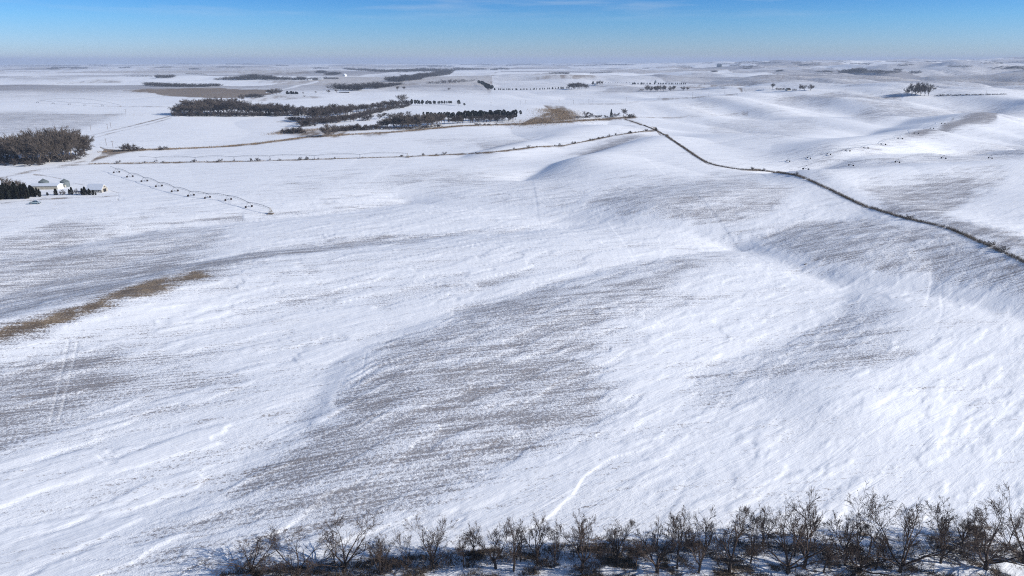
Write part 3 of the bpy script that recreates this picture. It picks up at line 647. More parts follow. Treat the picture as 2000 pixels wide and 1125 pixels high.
for u_, b_, t_ in [(262,295,284),(270,294,285),(279,293,287),(314,293,287),(320,293,284)]: tree_px('shrub', u_, b_, t_, 'small bush in the brown ditch right of the tall ditch trees', 'small bushes in the ditch', 1.5)
tree_px('grey', 12, 378, 345, 'bare grey tree rising behind the cedars at the left edge', None, 1.2, 4); tree_px('grey', 38, 374, 351, 'rounded bare tree between the cedars and the grain bins', None, 1.4, 2)
wood([(-25,392,352),(20,391,360),(50,389,362),(80,386,368)], 26, 14, {'cedar': 1}, 'dark cedar in the thick cedar clump at the left edge', 'cedars of the thick clump', 1.15, 17)
tree_px('cedar', 54, 385, 358, 'pointed cedar that tops the right side of the thick clump', None, .9)
tree_px('cedar', 93, 382, 375, 'tiny cedar alone in the snow right of the thick clump', None, 1.6)
tree_px('cedar', 110, 381, 368, 'round cedar in front of the long beige barn', None, 1.5)
for u_, t_, q in [(136,369,'left'), (141,365,'right')]: tree_px('cedar', u_, 380, t_, 'middle cedar of the barnyard row, %s one of its close pair' % q, None, 1.1)
for u_, t_, q in [(162,367,'tallest, at the left end'), (168,364,'pointed, second from the left'), (175,368,'rounded, in the middle'), (182,371,'short, second from the right'), (187,374,'lowest, at the right end')]: tree_px('cedar', u_, 381, t_, 'cedar by the snowy roofed shed: '+q, None, 1.3)
tree_px('shrub', 123, 381, 370, 'pale leafless bush left of the middle cedars', None, 1.3); tree_px('shrub', 151, 380, 368, 'pale leafless bush right of the middle cedars', None, 1.3)
# further back
tree_px('brown', 457, 201, 190, 'dense bare tree left of the little white house', None, 1.5); tree_px('grey', 471, 197, 183, 'slim bare tree right of the little white house', None, 1.0)
wood([(521,185,174),(534,185,168),(547,185,169)], 5, 10, {'grey': 1}, 'big pale bare tree beside the thicket behind the tan field', 'big pale trees by the thicket', 1.3, 21)
wood([(560,184,177),(584,184,179)], 8, 8, {'cedar': 1}, 'dark cedar in the small cedar clump on the far white field', 'cedars of the small far clump', 1.8, 22)
for u_, b_, t_, q in [(594,190,186,'small bush at the end of the grassy spur'), (592,184,180,'bush just right of the far cedar clump'), (617,183,178,'round bush between the far cedar clump and the fence trees'), (640,173,168,'little far bush above the fence trees'), (642,182,175,'wide crowned tree, left one on the far fence'), (657,182,174,'upright tree, right one on the far fence'), (776,178,168,'left one of two bare trees on the white hill'), (789,177,168,'right one of two bare trees on the white hill'), (876,177,171,'lone flat topped tree in the middle of the white hill')]:
    tree_px('grey', u_, b_, t_, q, None, 1.5)
wood([(933,163,156),(945,169,158),(952,176,163),(962,176,165)], 15, 6, {'pine': 1}, 'dark pine in the slanting pine row on the far white hill', 'pines of the slanting row', 1.5, 27)
wood([(962,176,171),(1010,176,172),(1060,175,171),(1113,173,168)], 36, 5, {'cedar': 1}, 'low cedar in the long shelter row on the far hill', 'cedars of the long shelter row', 1.6, 28)
wood([(1112,175,163),(1130,175,159),(1148,174,163)], 11, 25, {'brown': 1}, 'dark bare tree in the clump at the far farmstead', 'trees of the far farmstead clump', 1.4, 29)
tree_px('cedar', 1158, 165, 158, 'round cedar left of the far farmhouse', None, 1.8)
for k_, u_ in enumerate((1167, 1172, 1177)): tree_px('grey', u_, 166, 158-(k_ == 1), '%s of three bare trees right of the far farmhouse' % ('left one', 'tallest', 'right one')[k_], None, 1.1)
wood([(1182,162,160),(1236,162,160)], 13, 1, {'cedar': 1}, 'tiny planted cedar in the dotted line right of the far farmstead', 'dotted line of tiny cedars', 1.2, 30)
wood([(1232,165,160),(1290,165,161),(1342,165,161)], 26, 8, {'cedar': 1}, 'small cedar in the windbreak around the far bin', 'cedars of the far windbreak', 1.7, 31)
wood([(1263,179,164),(1290,179,165),(1322,178,167)], 10, 10, {'grey': 1}, 'bare grey tree in the row below the far bin', 'trees of the row below the far bin', 1.1, 32)
tree_px('shrub', 1252, 178, 173, 'dark bush at the left end of the row below the far bin', None, 1.6); tree_px('grey', 1334, 177, 168, 'left tree of the pair right of the far row', None, 1.2); tree_px('grey', 1343, 177, 169, 'right tree of the pair right of the far row', None, 1.2)
tree_px('brown', 1143, 230, 216, 'round dark bare tree on the brown hill foot', None, 1.3); tree_px('brown', 1154, 230, 220, 'lower bare tree right of the round dark one', None, 1.3)
wood([(1124,231,226),(1160,230,224),(1184,230,224)], 9, 6, {'shrub': 1}, 'low bush at the foot of the brown hill', 'bushes at the foot of the brown hill', 1.7, 33)
tree_px('spruce', 1194, 229, 213, 'single dark spruce left of the spreading tree', None, 1.3); tree_px('brown', 1217, 226, 212, 'spreading bare tree right of the dark spruce', None, 1.5)
tree_px('shrub', 1204, 228, 220, 'bush between the spruce and the spreading tree', None, 1.5); tree_px('shrub', 1231, 230, 221, 'tawny bush right of the spreading tree', None, 2.0); tree_px('shrub', 1238, 230, 224, 'lower tawny bush right of the spreading tree', None, 1.8)
tree_px('cedar', 1281, 256, 248, 'dark cedar where the two fence lines meet', None, 1.3)
for u_, b_, t_, q in [(1509,175,162,'spindly bare tree left of the hill farmhouse'), (1562,177,163,'very narrow bare tree right of the hill farmhouse'), (1571,177,165,'small bare tree left of the round one by the hill farmhouse'), (1583,177,164,'round crowned bare tree right of the hill farmhouse')]: tree_px('brown', u_, b_, t_, q, None, 1.3 if 'narrow' not in q else .6)
wood([(1517,176,171),(1531,176,171)], 4, 6, {'shrub': 1}, 'bush left of the hill farmhouse', 'bushes left of the hill farmhouse', 1.5, 34); wood([(1548,177,173),(1553,177,173)], 2, 3, {'shrub': 1}, 'bush right of the hill farmhouse', 'bushes right of the hill farmhouse', 1.5, 35)
for u_, t_, q in [(1771,170,'short left tree of the big hilltop pair of clumps'), (1780,161,'leaning tree, second from the left on the hilltop'), (1787,160,'tallest trunk of the left hilltop clump'), (1798,160,'left tree of the right hilltop clump'), (1806,161,'middle tree of the right hilltop clump'), (1813,163,'rightmost tree of the hilltop clumps')]: tree_px('brown', u_, 187, t_, q, None, 1.0)
wood([(1829,188,184),(1862,187,184),(1900,186,183),(1963,185,182)], 30, 4, {'shrub': 1}, 'dark low bush in the hedge on the hilltop right of the clumps', 'bushes of the hilltop hedge', 1.8, 36)
# distant woods that read as one mass: one object each
LOW = [bare_tree(600+i, levels=2, tr=.03, twig=.010, trunkh=.12, limbs=6, spread=.8, dens=1.2)[1] for i in range(4)]
def far_wood(line, n, depth, label, seed, wf=2.3):
    n = int(n*1.5)
    S = []; R = np.random.default_rng(seed)
    for x, y, z, h in spots(line, n, depth, .2, seed):
        q = LOW[R.integers(4)].copy(); a = R.uniform(0, 6.28); c_, s_ = math.cos(a), math.sin(a)
        for o in (0, 3): q[:, o], q[:, o+1] = (q[:, o]*c_-q[:, o+1]*s_)*h*wf+x, (q[:, o]*s_+q[:, o+1]*c_)*h*wf+y; q[:, o+2] = q[:, o+2]*h+z
        q[:, 6:] *= h*1.15; S.append(q)
    tag(obj('distant_wood', segmesh('distant_wood', np.concatenate(S), M_farw, 3)), label, 'wood', None, 'stuff')
for i, (ln, n_, d_, lb) in enumerate([
    ([(284,168,160),(330,170,160),(380,171,163),(432,169,162)], 60, 60, 'dark long wood above the tan field on the left'),
    ([(480,191,182),(514,191,182)], 12, 14, 'dark thicket of bare trees behind the tan field'),
    ([(652,175,161),(692,177,161)], 12, 20, 'row of bare trees behind the long snow roofed shed'),
    ([(692,177,161),(706,177,160)], 6, 12, 'pale trees right of the long snow roofed shed'),
    ([(712,172,160),(735,174,158),(760,170,160),(785,166,160)], 30, 40, 'dark far round wood right of the long shed'),
    ([(835,164,156),(880,163,154),(926,159,154)], 12, 20, 'loose trees on the brown slope below the far creek'),
    ([(250,150,147),(298,150,146)], 12, 30, 'thin line of trees left of the oval far wood'),
    ([(305,153,145),(338,153,145)], 16, 60, 'oval grey wood above the dark long wood'),
    ([(363,145,142),(405,146,143)], 12, 30, 'thin far wood right of the oval one'),
    ([(420,157,153),(450,157,149),(482,157,147)], 26, 60, 'left part of the far farm wood chain'),
    ([(482,156,145),(500,156,144),(540,157,147)], 30, 60, 'darkest and tallest part of the far farm wood chain'),
    ([(540,157,149),(565,157,148)], 10, 40, 'pale gap filling wood of the far chain'),
    ([(569,157,152),(585,157,148),(597,157,149)], 14, 50, 'round wood left of the far white roofs'),
    ([(600,157,151),(622,157,150)], 10, 40, 'wood behind the far white roofs'),
    ([(618,143,138),(628,143,136),(636,143,139)], 14, 100, 'blue round hill wood on the horizon left of the white barn'),
    ([(637,147,141),(650,147,139),(664,146,140)], 18, 100, 'blue oval wood beside the far white barn'),
    ([(632,155,149),(660,155,151)], 14, 50, 'wood below the far white barn'),
    ([(758,160,149),(787,160,150)], 30, 120, 'dark wood at the lower end of the far creek'),
    ([(785,160,151),(810,158,148),(835,153,144),(850,149,140),(880,145,137)], 130, 700, 'broad blue creek wood in the far middle'),
    ([(850,150,146),(880,146,143)], 16, 80, 'narrow spur of the blue creek wood'),
    ([(672,136,131),(720,140,134),(760,142,135),(800,143,135)], 90, 700, 'left half of the blue wooded valley on the horizon'),
    ([(800,142,134),(850,141,132),(900,139,133),(950,136,132)], 90, 900, 'right half of the blue wooded valley on the horizon'),
    ([(965,134,132),(980,136,131),(995,136,133)], 16, 150, 'small blue hill wood right of the wooded valley'),
    ([(1073,144,141),(1095,145,140),(1112,145,141)], 18, 60, 'dark wood at the end of the brown far field'),
    ([(1153,144,141),(1197,142,139)], 20, 20, 'thin slanting tree line on the far hills'),
    ([(1255,135,133),(1267,135,133)], 8, 60, 'short dark far grove in the middle'),
    ([(1328,132,130),(1352,133,130)], 12, 100, 'far grove left of the grey bins'),
    ([(1640,143,138),(1655,143,134),(1690,144,136)], 34, 90, 'left half of the dark wood in the far right hills'),
    ([(1690,144,138),(1720,144,137),(1760,143,140)], 30, 60, 'right half of the dark wood in the far right hills'),
    ([(1590,145,143),(1640,144,142)], 14, 20, 'thin tree line left of the dark far right wood'),
    ([(1560,129,126),(1602,128,125)], 18, 100, 'blue far wood left of the dark far right wood'),
    ([(1480,125,122),(1525,124,121)], 18, 100, 'pale blue wood near the horizon right of the grey bins'),
    ([(1928,135,133),(1962,136,132),(2020,137,131)], 30, 80, 'dark wood cut by the right edge below the horizon'),
    ([(1040,128,126),(1120,127,125)], 24, 150, 'blue line of trees on the far plain, middle'),
    ([(1120,130,128),(1170,129,126)], 16, 150, 'second blue line of trees on the far plain, middle'),
    ([(1170,128,126),(1225,127,124)], 20, 150, 'third blue line of trees on the far plain, middle'),
    ([(1000,127,125),(1035,127,125)], 12, 150, 'short blue tree line left of the others on the far plain'),
    ([(830,132,130),(880,132,129)], 14, 150, 'blue line of trees above the creek valley'),
    ([(1440,122,120),(1500,122,119)], 14, 200, 'faint line of trees at the horizon right of the middle'),
    ([(1370,124,122),(1392,124,121)], 8, 150, 'faint small grove left of the grey bins'),
    ([(1900,124,122),(2010,122,119)], 18, 200, 'faint line of trees on the right hills'),
    ([(0,129,127),(60,129,126),(160,130,127)], 44, 400, 'blue wooded line on the left horizon'),
    ([(180,129,127),(300,128,126)], 24, 300, 'faint blue line on the left horizon')]):
    far_wood(ln, n_, d_, lb, 700+i)

S_ = []; R = np.random.default_rng(44)
for i in range(70):
    u = R.uniform(-20, 2020); v = 119+R.uniform(0, 1)**1.4*(20 if u < 1250 else 26); ln_ = R.uniform(12, 60)*(1 if v < 135 else .5); hh_ = 1.4+(v-117)*.11
    for x, y, z, h in spots([(u, v+R.uniform(-.6, .6), v-hh_), (u+ln_, v, v-hh_)], int(8+ln_*.45), 60 if R.uniform() < .7 else 500, .2, i+900):
        q = LOW[R.integers(4)].copy(); h = min(h, 26)
        for o in (0, 3): q[:, o], q[:, o+1] = q[:, o]*h*2.2+x, q[:, o+1]*h*2.2+y; q[:, o+2] = q[:, o+2]*h+z
        q[:, 6:] *= h*1.3; S_.append(q)
tag(obj('distant_shelterbelts', segmesh('distant_shelterbelts', np.concatenate(S_), M_farw, 3)), 'scattered thin blue tree lines all over the far plain', 'wood', None, 'stuff')
# ------------------------------------------------------------------ fences, ditches, grass strips
def along(pts, step):
    """world points every step metres along a photographed line"""
    P = np.array([ray(*p)[:2] for p in dense(pts)]); cum = np.concatenate([[0], np.cumsum(seglen(P))]); s = np.arange(0, cum[-1], step)
    return np.stack([np.interp(s, cum, P[:, 0]), np.interp(s, cum, P[:, 1])], -1)
def strip(name, pts, per_m, width, hgt, m, label, wide=.06, cat='grass strip'):
    P = along(pts, 1/per_m); R = np.random.default_rng(len(P)); P = P+R.normal(size=P.shape)*width*(.35+.9*fbm(P[:, :1]/14, P[:, 1:]/14, 5, 2))
    P = P[fbm(P[:, 0]/6, P[:, 1]/6, 9, 3) > .28]; blades(name, P, hgt, m, label, cat, .3, wide)
FENCEROW = dense([(1220,233),(1283,254),(1330,285),(1380,320),(1450,333),(1480,332),(1560,343),(1620,370),(1680,400),(1760,425),(1850,445),(1930,480),(2060,540)], 8)
for _ in range(6): FENCEROW = [FENCEROW[0]]+[tuple((a+2*b+c)/4 for a, b, c in zip(FENCEROW[i-1], FENCEROW[i], FENCEROW[i+1])) for i in range(1, len(FENCEROW)-1)]+[FENCEROW[-1]]
strip('weed_row', FENCEROW, 44, .8, 1.35, M_weed, 'long tawny weedy fence row running down the right side between two fields', .05)
strip('dry_grass', [(198,297),(240,294),(340,291),(430,287),(500,281),(560,273),(600,268),(670,264)], 30, 4.5, 1.2, M_dryg, 'brown grass along the winding ditch left of the creek tip', .12)
strip('dry_grass', [(660,264),(760,259),(900,246),(1000,243),(1090,239),(1240,229)], 24, 4.5, 1.3, M_dryg, 'brown grass along the lower edge of the creek wood', .14)
strip('dry_grass', [(1020,243),(1060,238),(1100,232),(1090,220),(1085,214)], 60, 22, 1.3, M_dryg, 'brown prairie grass on the hill foot right of the pine block', .2)
strip('dry_grass', [(540,262),(580,256),(640,252),(690,250)], 40, 12, 1.2, M_dryg, 'brown grass on the creek spit', .15)
FL = [(175,320),(300,318),(500,315),(800,306),(960,298),(1050,287),(1100,285),(1200,265),(1283,253)]
strip('dry_grass', FL, 16, .8, .9, M_dryg, 'thin brown grass line under the wire fence across the middle', .10)
R = np.random.default_rng(77); PL = along(FL, 1.0); NF = len(PL)
for i in range(58):
    q = PL[int(NF*R.uniform(0, .97))]+R.normal(size=2)*.6; tree('shrub', q[0], q[1], hz(*q), R.uniform(1.3, 3.2), R.uniform(.8, 1.3), 'small leafless bush growing in the wire fence across the middle', None, 'bushes in the middle fence')
for u_, b_ in [(1469,332),(1492,334),(1556,342),(1776,428),(1934,481),(1958,491)]:
    x, y, z = ray(u_, b_); tree('shrub', x, y, hz(x, y), 2.6, 1.2, 'bush sticking up out of the weedy fence row on the right', None, 'bushes in the weedy fence row')
def fence(pts, nposts, label, hgt=1.25):
    PP = along(pts, 1.0); P = PP[np.linspace(0, len(PP)-1, nposts).astype(int)]; Z = [hz(*p) for p in P]
    o = root('wire_fence', (P[0][0], P[0][1], Z[0]), label, 'fence'); b = MB(); b.tube((0, 0, -.2), (0, 0, hgt), .07, .06, 6); b.tube((0, 0, hgt), (0, 0, hgt+.03), .06, .02, 6); pm = b.mesh('post', M_wood)
    for p, z in zip(P, Z): obj('post', pm, o, (p[0]-P[0][0], p[1]-P[0][1], z-Z[0]))
    wm = MB()
    for k in range(len(P)-1):
        for h in (.45, .8, 1.12): wm.tube((P[k][0]-P[0][0], P[k][1]-P[0][1], Z[k]-Z[0]+h), (P[k+1][0]-P[0][0], P[k+1][1]-P[0][1], Z[k+1]-Z[0]+h), .006, .006, 3)
    obj('wire', wm.mesh('wire', M_steel), o)
fence(FL, 95, 'long wire fence on wooden posts crossing the snow below the irrigator, middle left to right')
fence(FENCEROW, 80, 'wire fence standing in the tawny weedy row down the right side')
fence([(0,223),(120,224),(280,225)], 40, 'far wire fence between the bare strip and the white field, left')
def pole(u, vb, vt, label):
    x, y, z = ray(u, vb); z = hz(x, y); h = max(7, top_height(x, y, z, vt)); o = root('utility_pole', (x, y, z), label, 'utility pole', 'utility poles', .4)
    b = MB(); b.tube((0, 0, -.3), (0, 0, h), .20, .13, 8); obj('shaft', b.mesh('shaft', M_wood), o)
    b = MB(); b.box((0, 0, h-.7), (2.4, .16, .18)); b.tube((-.7, 0, h-.75), (0, .02, h-1.6), .04, .04, 4); b.tube((.7, 0, h-.75), (0, .02, h-1.6), .04, .04, 4); obj('crossarm', b.mesh('crossarm', M_wood), o)
    for k in (-1.0, .0, 1.0):
        b = MB(); b.tube((k, 0, h-.6 if k else h), (k, 0, h-.3 if k else h+.3), .07, .05, 6); obj('insulator', b.mesh('insulator', M_steel), o)
for u_, b_, t_, q in [(210.7,253,246,'utility pole beside the far straight road, left of its twin'), (217,250,243.5,'utility pole beside the far straight road, right of its twin'), (208,284,276,'utility pole left of the brown ditch, by the road bend'), (221,289,280,'utility pole standing in the brown ditch by the road bend'), (178,256,252,'utility pole where the straight road meets the grove'),
    (246,222,217,'small far pole on the bare strip at the left'), (959,207,203,'far pole on the white slope above the pine block, left one'), (1016,204,200,'far pole left of a close pole on the slope above the pine block'), (1027,203,199,'far pole right of a close pole on the slope above the pine block'),
    (1092,200,195,'pole above the brown hill patch, leftmost of the valley line'), (1120,203,199,'short pole on the valley line above the brown hill patch'), (1150,201,196,'pole on the valley line left of a taller pole'), (1158,200,192,'tall pole on the valley line right of a shorter pole'), (1223,198,190,'tall pole in the middle of the white valley'), (1287,195,189,'pole in the valley under the far row of trees'),
    (1352,193,180,'tallest pole, on the brown valley strip'), (1384,189,185,'short pole right of the tallest pole'), (1415,184,177,'pole where the brown strip climbs the hill'), (1454,177,171,'pole at the end of the dark hill road'), (1722,183,178,'small pole left of the hilltop clumps'), (1926,184,177,'pole rising from the hilltop hedge')]:
    pole(u_, b_, t_, q)
# ------------------------------------------------------------------ centre pivot irrigators
def wheel_mesh():
    b = MB(); R0, n = .66, 14
    for k in range(n):
        a, c = 2*math.pi*k/n, 2*math.pi*(k+1)/n; b.tube((math.cos(a)*R0*.82, 0, math.sin(a)*R0*.82), (math.cos(c)*R0*.82, 0, math.sin(c)*R0*.82), R0*.2, R0*.2, 6)
    ty = b.mesh('tyre', M_tyre); b = MB(); b.tube((0, -.09, 0), (0, .09, 0), R0*.66, R0*.66, 12); b.tube((0, -.14, 0), (0, .14, 0), .12, .12, 8); return ty, b.mesh('hub', M_dark)
TYRE, HUB = wheel_mesh()
def irrigator(tw, pivot, tip, label, mp_, hh=3.1, first_is_pivot=True):
    """tw: tower feet in the photo from the pivot outward; pivot / tip: photo points of the fixed centre and of the overhanging end"""
    G = [np.array([*ray(*p)[:2]]) for p in tw]; G = [np.array([g[0], g[1], hz(*g)]) for g in G]
    pts = list(G)
    if pivot: q = ray(*pivot); pv = np.array([q[0], q[1], hz(q[0], q[1])])
    base = pv if pivot else G[0]
    o = root('centre_pivot_irrigator', tuple(base), label, 'irrigator'); A = ([pv] if pivot else [])+G
    if tip: d = (G[-1]-G[-2])/np.linalg.norm((G[-1]-G[-2])[:2]); e = G[-1]+d*14; e[2] = hz(e[0], e[1])+.6; 
    if pivot:
        b = MB()
        for sx in (-1, 1):
            for sy in (-1, 1): b.tube((sx*1.2, sy*1.2, 0), (sx*.25, sy*.25, hh), .07, .06, 5)
        b.tube((0, 0, 0), (0, 0, hh+.5), .13, .13, 8); b.box((0, 0, 1.1), (1.7, 1.7, .08)); b.box((.5, .5, 1.5), (.5, .3, .9)); obj('pivot_point', b.mesh('pivot_point', M_rust), o)
        b = MB(); b.box((0, 0, .06), (3.2, 3.2, .3)); obj('pad', b.mesh('pad', M_wood), o)
    ends = [(A[i]+[0, 0, hh], A[i+1]+[0, 0, hh], 1) for i in range(len(A)-1)]
    if tip: ends.append((A[-1]+[0, 0, hh], e+[0, 0, hh], 0))
    for a, c, full in ends:
        a = a-base; c = c-base; b = MB(); n = 10; d = c-a; prev = None; low = None; ln = math.hypot(d[0], d[1]); sd_ = np.array([-d[1], d[0], 0])/max(ln, 1e-6); rise = .035*ln if full else .012*ln
        for i in range(n+1):
            t = i/n; p = a+d*t+[0, 0, rise*4*t*(1-t)]; dr = (.9*math.sin(math.pi*t)**.5 if full else 0)+.02
            Ls = [p+sd_*.45*s_-np.array([0, 0, dr]) for s_ in (-1, 1)]
            if prev is not None:
                b.tube(prev, p, .095, .095, 6)
                if full:
                    for k in (0, 1): b.tube(low[k], Ls[k], .025, .025, 3)
            if full and 0 < i < n:
                for k in (0, 1): b.tube(p, Ls[k], .03, .03, 3)
                b.tube(Ls[0], Ls[1], .025, .025, 3)
            if i % 2: b.tube(p, p-np.array([0, 0, 1.7]), .018, .018, 3)
            prev, low = p, Ls
        obj('span', b.mesh('span', mp_), o)
    for i, g in enumerate(G):
        j = i+(1 if pivot else 0); d = (A[min(j+1, len(A)-1)]-A[max(j-1, 0)])[:2]; d /= np.linalg.norm(d); rz = math.atan2(d[1], d[0])+math.pi/2
        b = MB()
        for s_ in (-1, 1):
            b.tube((s_*1.9, 0, .85), (s_*.25, .0, hh), .055, .055, 5); b.tube((s_*1.9, 0, .85), (0, .8, hh-.2), .03, .03, 4)
        b.tube((-1.95, 0, .8), (1.95, 0, .8), .08, .08, 6); b.box((0, 0, hh-.05), (.7, .4, .3)); b.box((0, 0, .95), (.5, .35, .35))
        t = obj('tower', b.mesh('tower', mp_), o, tuple(g-base), rz)
        for s_ in (-1, 1):
            wh = obj('wheel', TYRE, t, (s_*1.95, 0, .62)); wh.name = 'wheel'
            hb_ = obj('hub', HUB, t, (s_*1.95, 0, .62))
irrigator([(486.2,405.5),(446.2,392),(405.6,387.6),(373.3,383.2),(341.7,374.8),(310.7,364.8),(282.3,355),(254,346.2),(227.9,337.6)], (529,417.5), (219,328), 'centre pivot irrigator curving across the snow right of the farmyard', M_pipe)
irrigator([(703,309.5),(614,312.2),(527,312.8),(457,314.6),(381.5,315.6),(304.5,315.8)], (796,307.5), (255,310), 'long irrigator standing just behind the middle wire fence', M_pipe, 3.6)
irrigator([(1842,242),(1820,251.5),(1789.4,261.2),(1758,272),(1725,283),(1691,290),(1655.8,295.6),(1618.6,302.5),(1579.6,310),(1539.5,316)], (1861,234.5), (1530,320), 'sunlit galvanised irrigator coming down from the bare hill crest, right', M_galv)
irrigator([(2035,309),(1934,309.8),(1842.7,310),(1752.5,318),(1662,324.2),(1573.6,331.8)], None, (1550,329), 'dark irrigator in the field right of the weedy row, cut by the right edge', M_pipe)
irrigator([(73,201),(104,202.5),(136,204),(166,206),(200,207.5)], (235,208.5), (60,200), 'faint far irrigator on the white field at the left', M_pipe)
# ------------------------------------------------------------------ buildings
def put(name, u, v, label, cat, rz, group=None):
    x, y, z = ray(u, v); return root(name, (x, y, hz(x, y)), label, cat, group, rz)
def gable_shed(o, ln, wd, wh, rh, mw, mr, mg=None, over=.35, doors=True, wins=0, open_end=False):
    """long axis = local x"""
    b = MB()
    for s_ in (-1, 1): b.box((0, s_*(wd/2-.1), wh/2-.2), (ln, .2, wh+.4))
    obj('wall', b.mesh('wall', mw), o); mg = mg or mw
    for s_ in (-1, 1):
        b = MB(); V = [(s_*ln/2, -wd/2+.21, -.4), (s_*ln/2, wd/2-.21, -.4), (s_*ln/2, wd/2-.21, wh+.1), (s_*ln/2, 0, wh+rh-.06), (s_*ln/2, -wd/2+.21, wh+.1)]
        V2 = [(x-s_*.18, y, z) for x, y, z in V]; b.add(V+V2, [(0, 1, 2, 3, 4), (9, 8, 7, 6, 5)]+[(k, (k+1) % 5, 5+(k+1) % 5, 5+k) for k in range(5)]); obj('gable', b.mesh('gable', mg), o)
    b = MB(); L2 = ln/2+over
    for s_ in (-1, 1):
        e = (wd/2+over); ez = wh-over*rh/(wd/2); t = .22
        V = [(-L2, s_*e, ez), (L2, s_*e, ez), (L2, 0, wh+rh), (-L2, 0, wh+rh)]; b.add(V+[(x, y, z+t) for x, y, z in V], [(0, 1, 2, 3), (7, 6, 5, 4), (0, 4, 5, 1), (1, 5, 6, 2), (3, 7, 4, 0), (2, 6, 7, 3)])
    obj('roof', b.mesh('roof', mr), o)
    if doors:
        b = MB(); b.box((ln/2+.03, 0, min(1.2, wh*.5)), (.08, min(3, wd*.4), min(2.6, wh))); d = obj('door', b.mesh('door', M_dark if open_end else mw), o)
        b = MB()
        for s_ in (-1, 1): b.box((ln/2+.06, s_*(min(3, wd*.4)/2+.08), min(1.2, wh*.5)), (.1, .14, min(2.6, wh)+.1))
        b.box((ln/2+.06, 0, min(1.2, wh*.5)+min(2.6, wh)/2+.08), (.1, min(3, wd*.4)+.3, .14)); obj('frame', b.mesh('frame', M_wood), d)
    for k in range(wins):
        b = MB(); x = -ln/2+ln*(k+.7)/(wins+.4); b.box((x, -wd/2-.02, wh*.58), (.95, .08, .95)); wn = obj('window', b.mesh('window', M_dark), o)
        b = MB()
        for q in (-1, 1): b.box((x+q*.52, -wd/2-.05, wh*.58), (.1, .1, 1.1)); b.box((x, -wd/2-.05, wh*.58+q*.52), (1.14, .12, .1))
        obj('frame', b.mesh('frame', M_white), wn)
o = put('barn', 92, 368.5, 'long low beige barn with a sunlit gable end beside the grain bins', 'barn', math.radians(4)); gable_shed(o, 17.5, 7.0, 2.4, 1.0, M_beige, M_roofsnow, M_white, .35, False)  # gable end painted white for the sun on it; long walls stay beige
b = MB()
for k in range(36): b.box((-8.6+k*.49, -3.52, 1.15), (.06, .04, 2.5))
obj('rib', b.mesh('rib', M_beige), o)
o = put('shed', 190.5, 374.5, 'old wooden shed with snow on its steep roof and a dark open doorway', 'shed', math.radians(-3)); gable_shed(o, 10.0, 6.5, 2.0, 3.0, M_rust, M_roofsnow, M_rust, .3, True, 3, True)
b = MB(); b.box((5.06, .2, 3.3), (.08, .7, .7)); obj('loft_opening', b.mesh('loft_opening', M_dark), o)
def bin_(u, v, r, hw, hr, label, cat='grain bin', n=28, m=M_steel, group=None):
    o = put('grain_bin', u, v, label, cat, .6, group); b = MB(); nb = max(4, int(hw/.35))
    for k in range(nb): b.tube((0, 0, hw*k/nb), (0, 0, hw*(k+.5)/nb), r, r+.03, n); b.tube((0, 0, hw*(k+.5)/nb), (0, 0, hw*(k+1)/nb), r+.03, r, n)
    obj('body', b.mesh('body', m, True), o); b = MB(); b.tube((0, 0, hw-.02), (0, 0, hw+hr*.9), r+.2, .32, n)
    for k in range(n): a = 2*math.pi*k/n; b.tube((math.cos(a)*(r+.2), math.sin(a)*(r+.2), hw), (math.cos(a)*.3, math.sin(a)*.3, hw+hr*.92), .04, .03, 4)
    rf = obj('roof', b.mesh('roof', m), o); b = MB(); b.tube((0, 0, hw+hr*.85), (0, 0, hw+hr), .36, .30, 12); b.tube((0, 0, hw+hr), (0, 0, hw+hr+.12), .42, .1, 12); obj('cap', b.mesh('cap', m), rf)
    b = MB(); b.box((0, -r-.03, 1.0), (.8, .12, 1.5)); obj('door', b.mesh('door', M_beige), o)
    b = MB()
    for s_ in (-.2, .2): b.tube((r+.12, s_, .2), (r+.12, s_, hw+.1), .025, .025, 4)
    for k in range(int(hw/.3)): b.tube((r+.12, -.2, .3+.3*k), (r+.12, .2, .3+.3*k), .02, .02, 4)
    obj('ladder', b.mesh('ladder', M_steel), o); return o
bin_(86.5, 362, 3.0, 2.6, 2.0, 'steel grain bin with a conical roof behind the long beige barn, left one')
bin_(128, 365, 2.7, 3.6, 1.9, 'steel grain bin standing right of the long beige barn, right one')
o = put('shed', -6, 296, 'green roofed building cut by the left edge beside the grove', 'shed', .1); gable_shed(o, 16, 9, 3.5, 2.6, M_beige, M_green, None, .4, True, 3)
o = put('house', 466, 199, 'little white house between bare trees above the long dark wood', 'house', .15); gable_shed(o, 9, 7, 2.8, 2.2, M_white, M_roofsnow, None, .4, True, 2)
o = put('shed', 673, 181, 'long low shed with a snow covered roof before bare trees', 'shed', .03); gable_shed(o, 26, 11, 2.6, 2.0, M_dark, M_roofsnow, M_rust, .5, True, 4)
o = put('barn', 673.5, 149, 'bright white barn far off on the left of the wooded valley', 'barn', 1.2); gable_shed(o, 18, 14, 7, 6, M_white, M_roofsnow, None, .4, True, 2)
o = put('house', 606, 157, 'snow roofed farmhouse left of the far road', 'house', .2); gable_shed(o, 16, 11, 3.5, 3, M_white, M_roofsnow, None, .4, True, 2)
o = put('barn', 626, 157, 'snow roofed barn right of the far road', 'barn', .1); gable_shed(o, 20, 12, 4, 3, M_beige, M_roofsnow, None, .4, True, 2)
o = put('house', 1164, 166, 'snow roofed farmhouse between a cedar and three bare trees', 'house', .1); gable_shed(o, 13, 9, 3, 2.5, M_white, M_roofsnow, None, .4, True, 3)
o = put('house', 1539, 177, 'dark house with a peaked roof on the hill between bushes', 'house', .3); gable_shed(o, 9, 8, 2.6, 3.4, M_beige, M_dark, None, .5, True, 2)
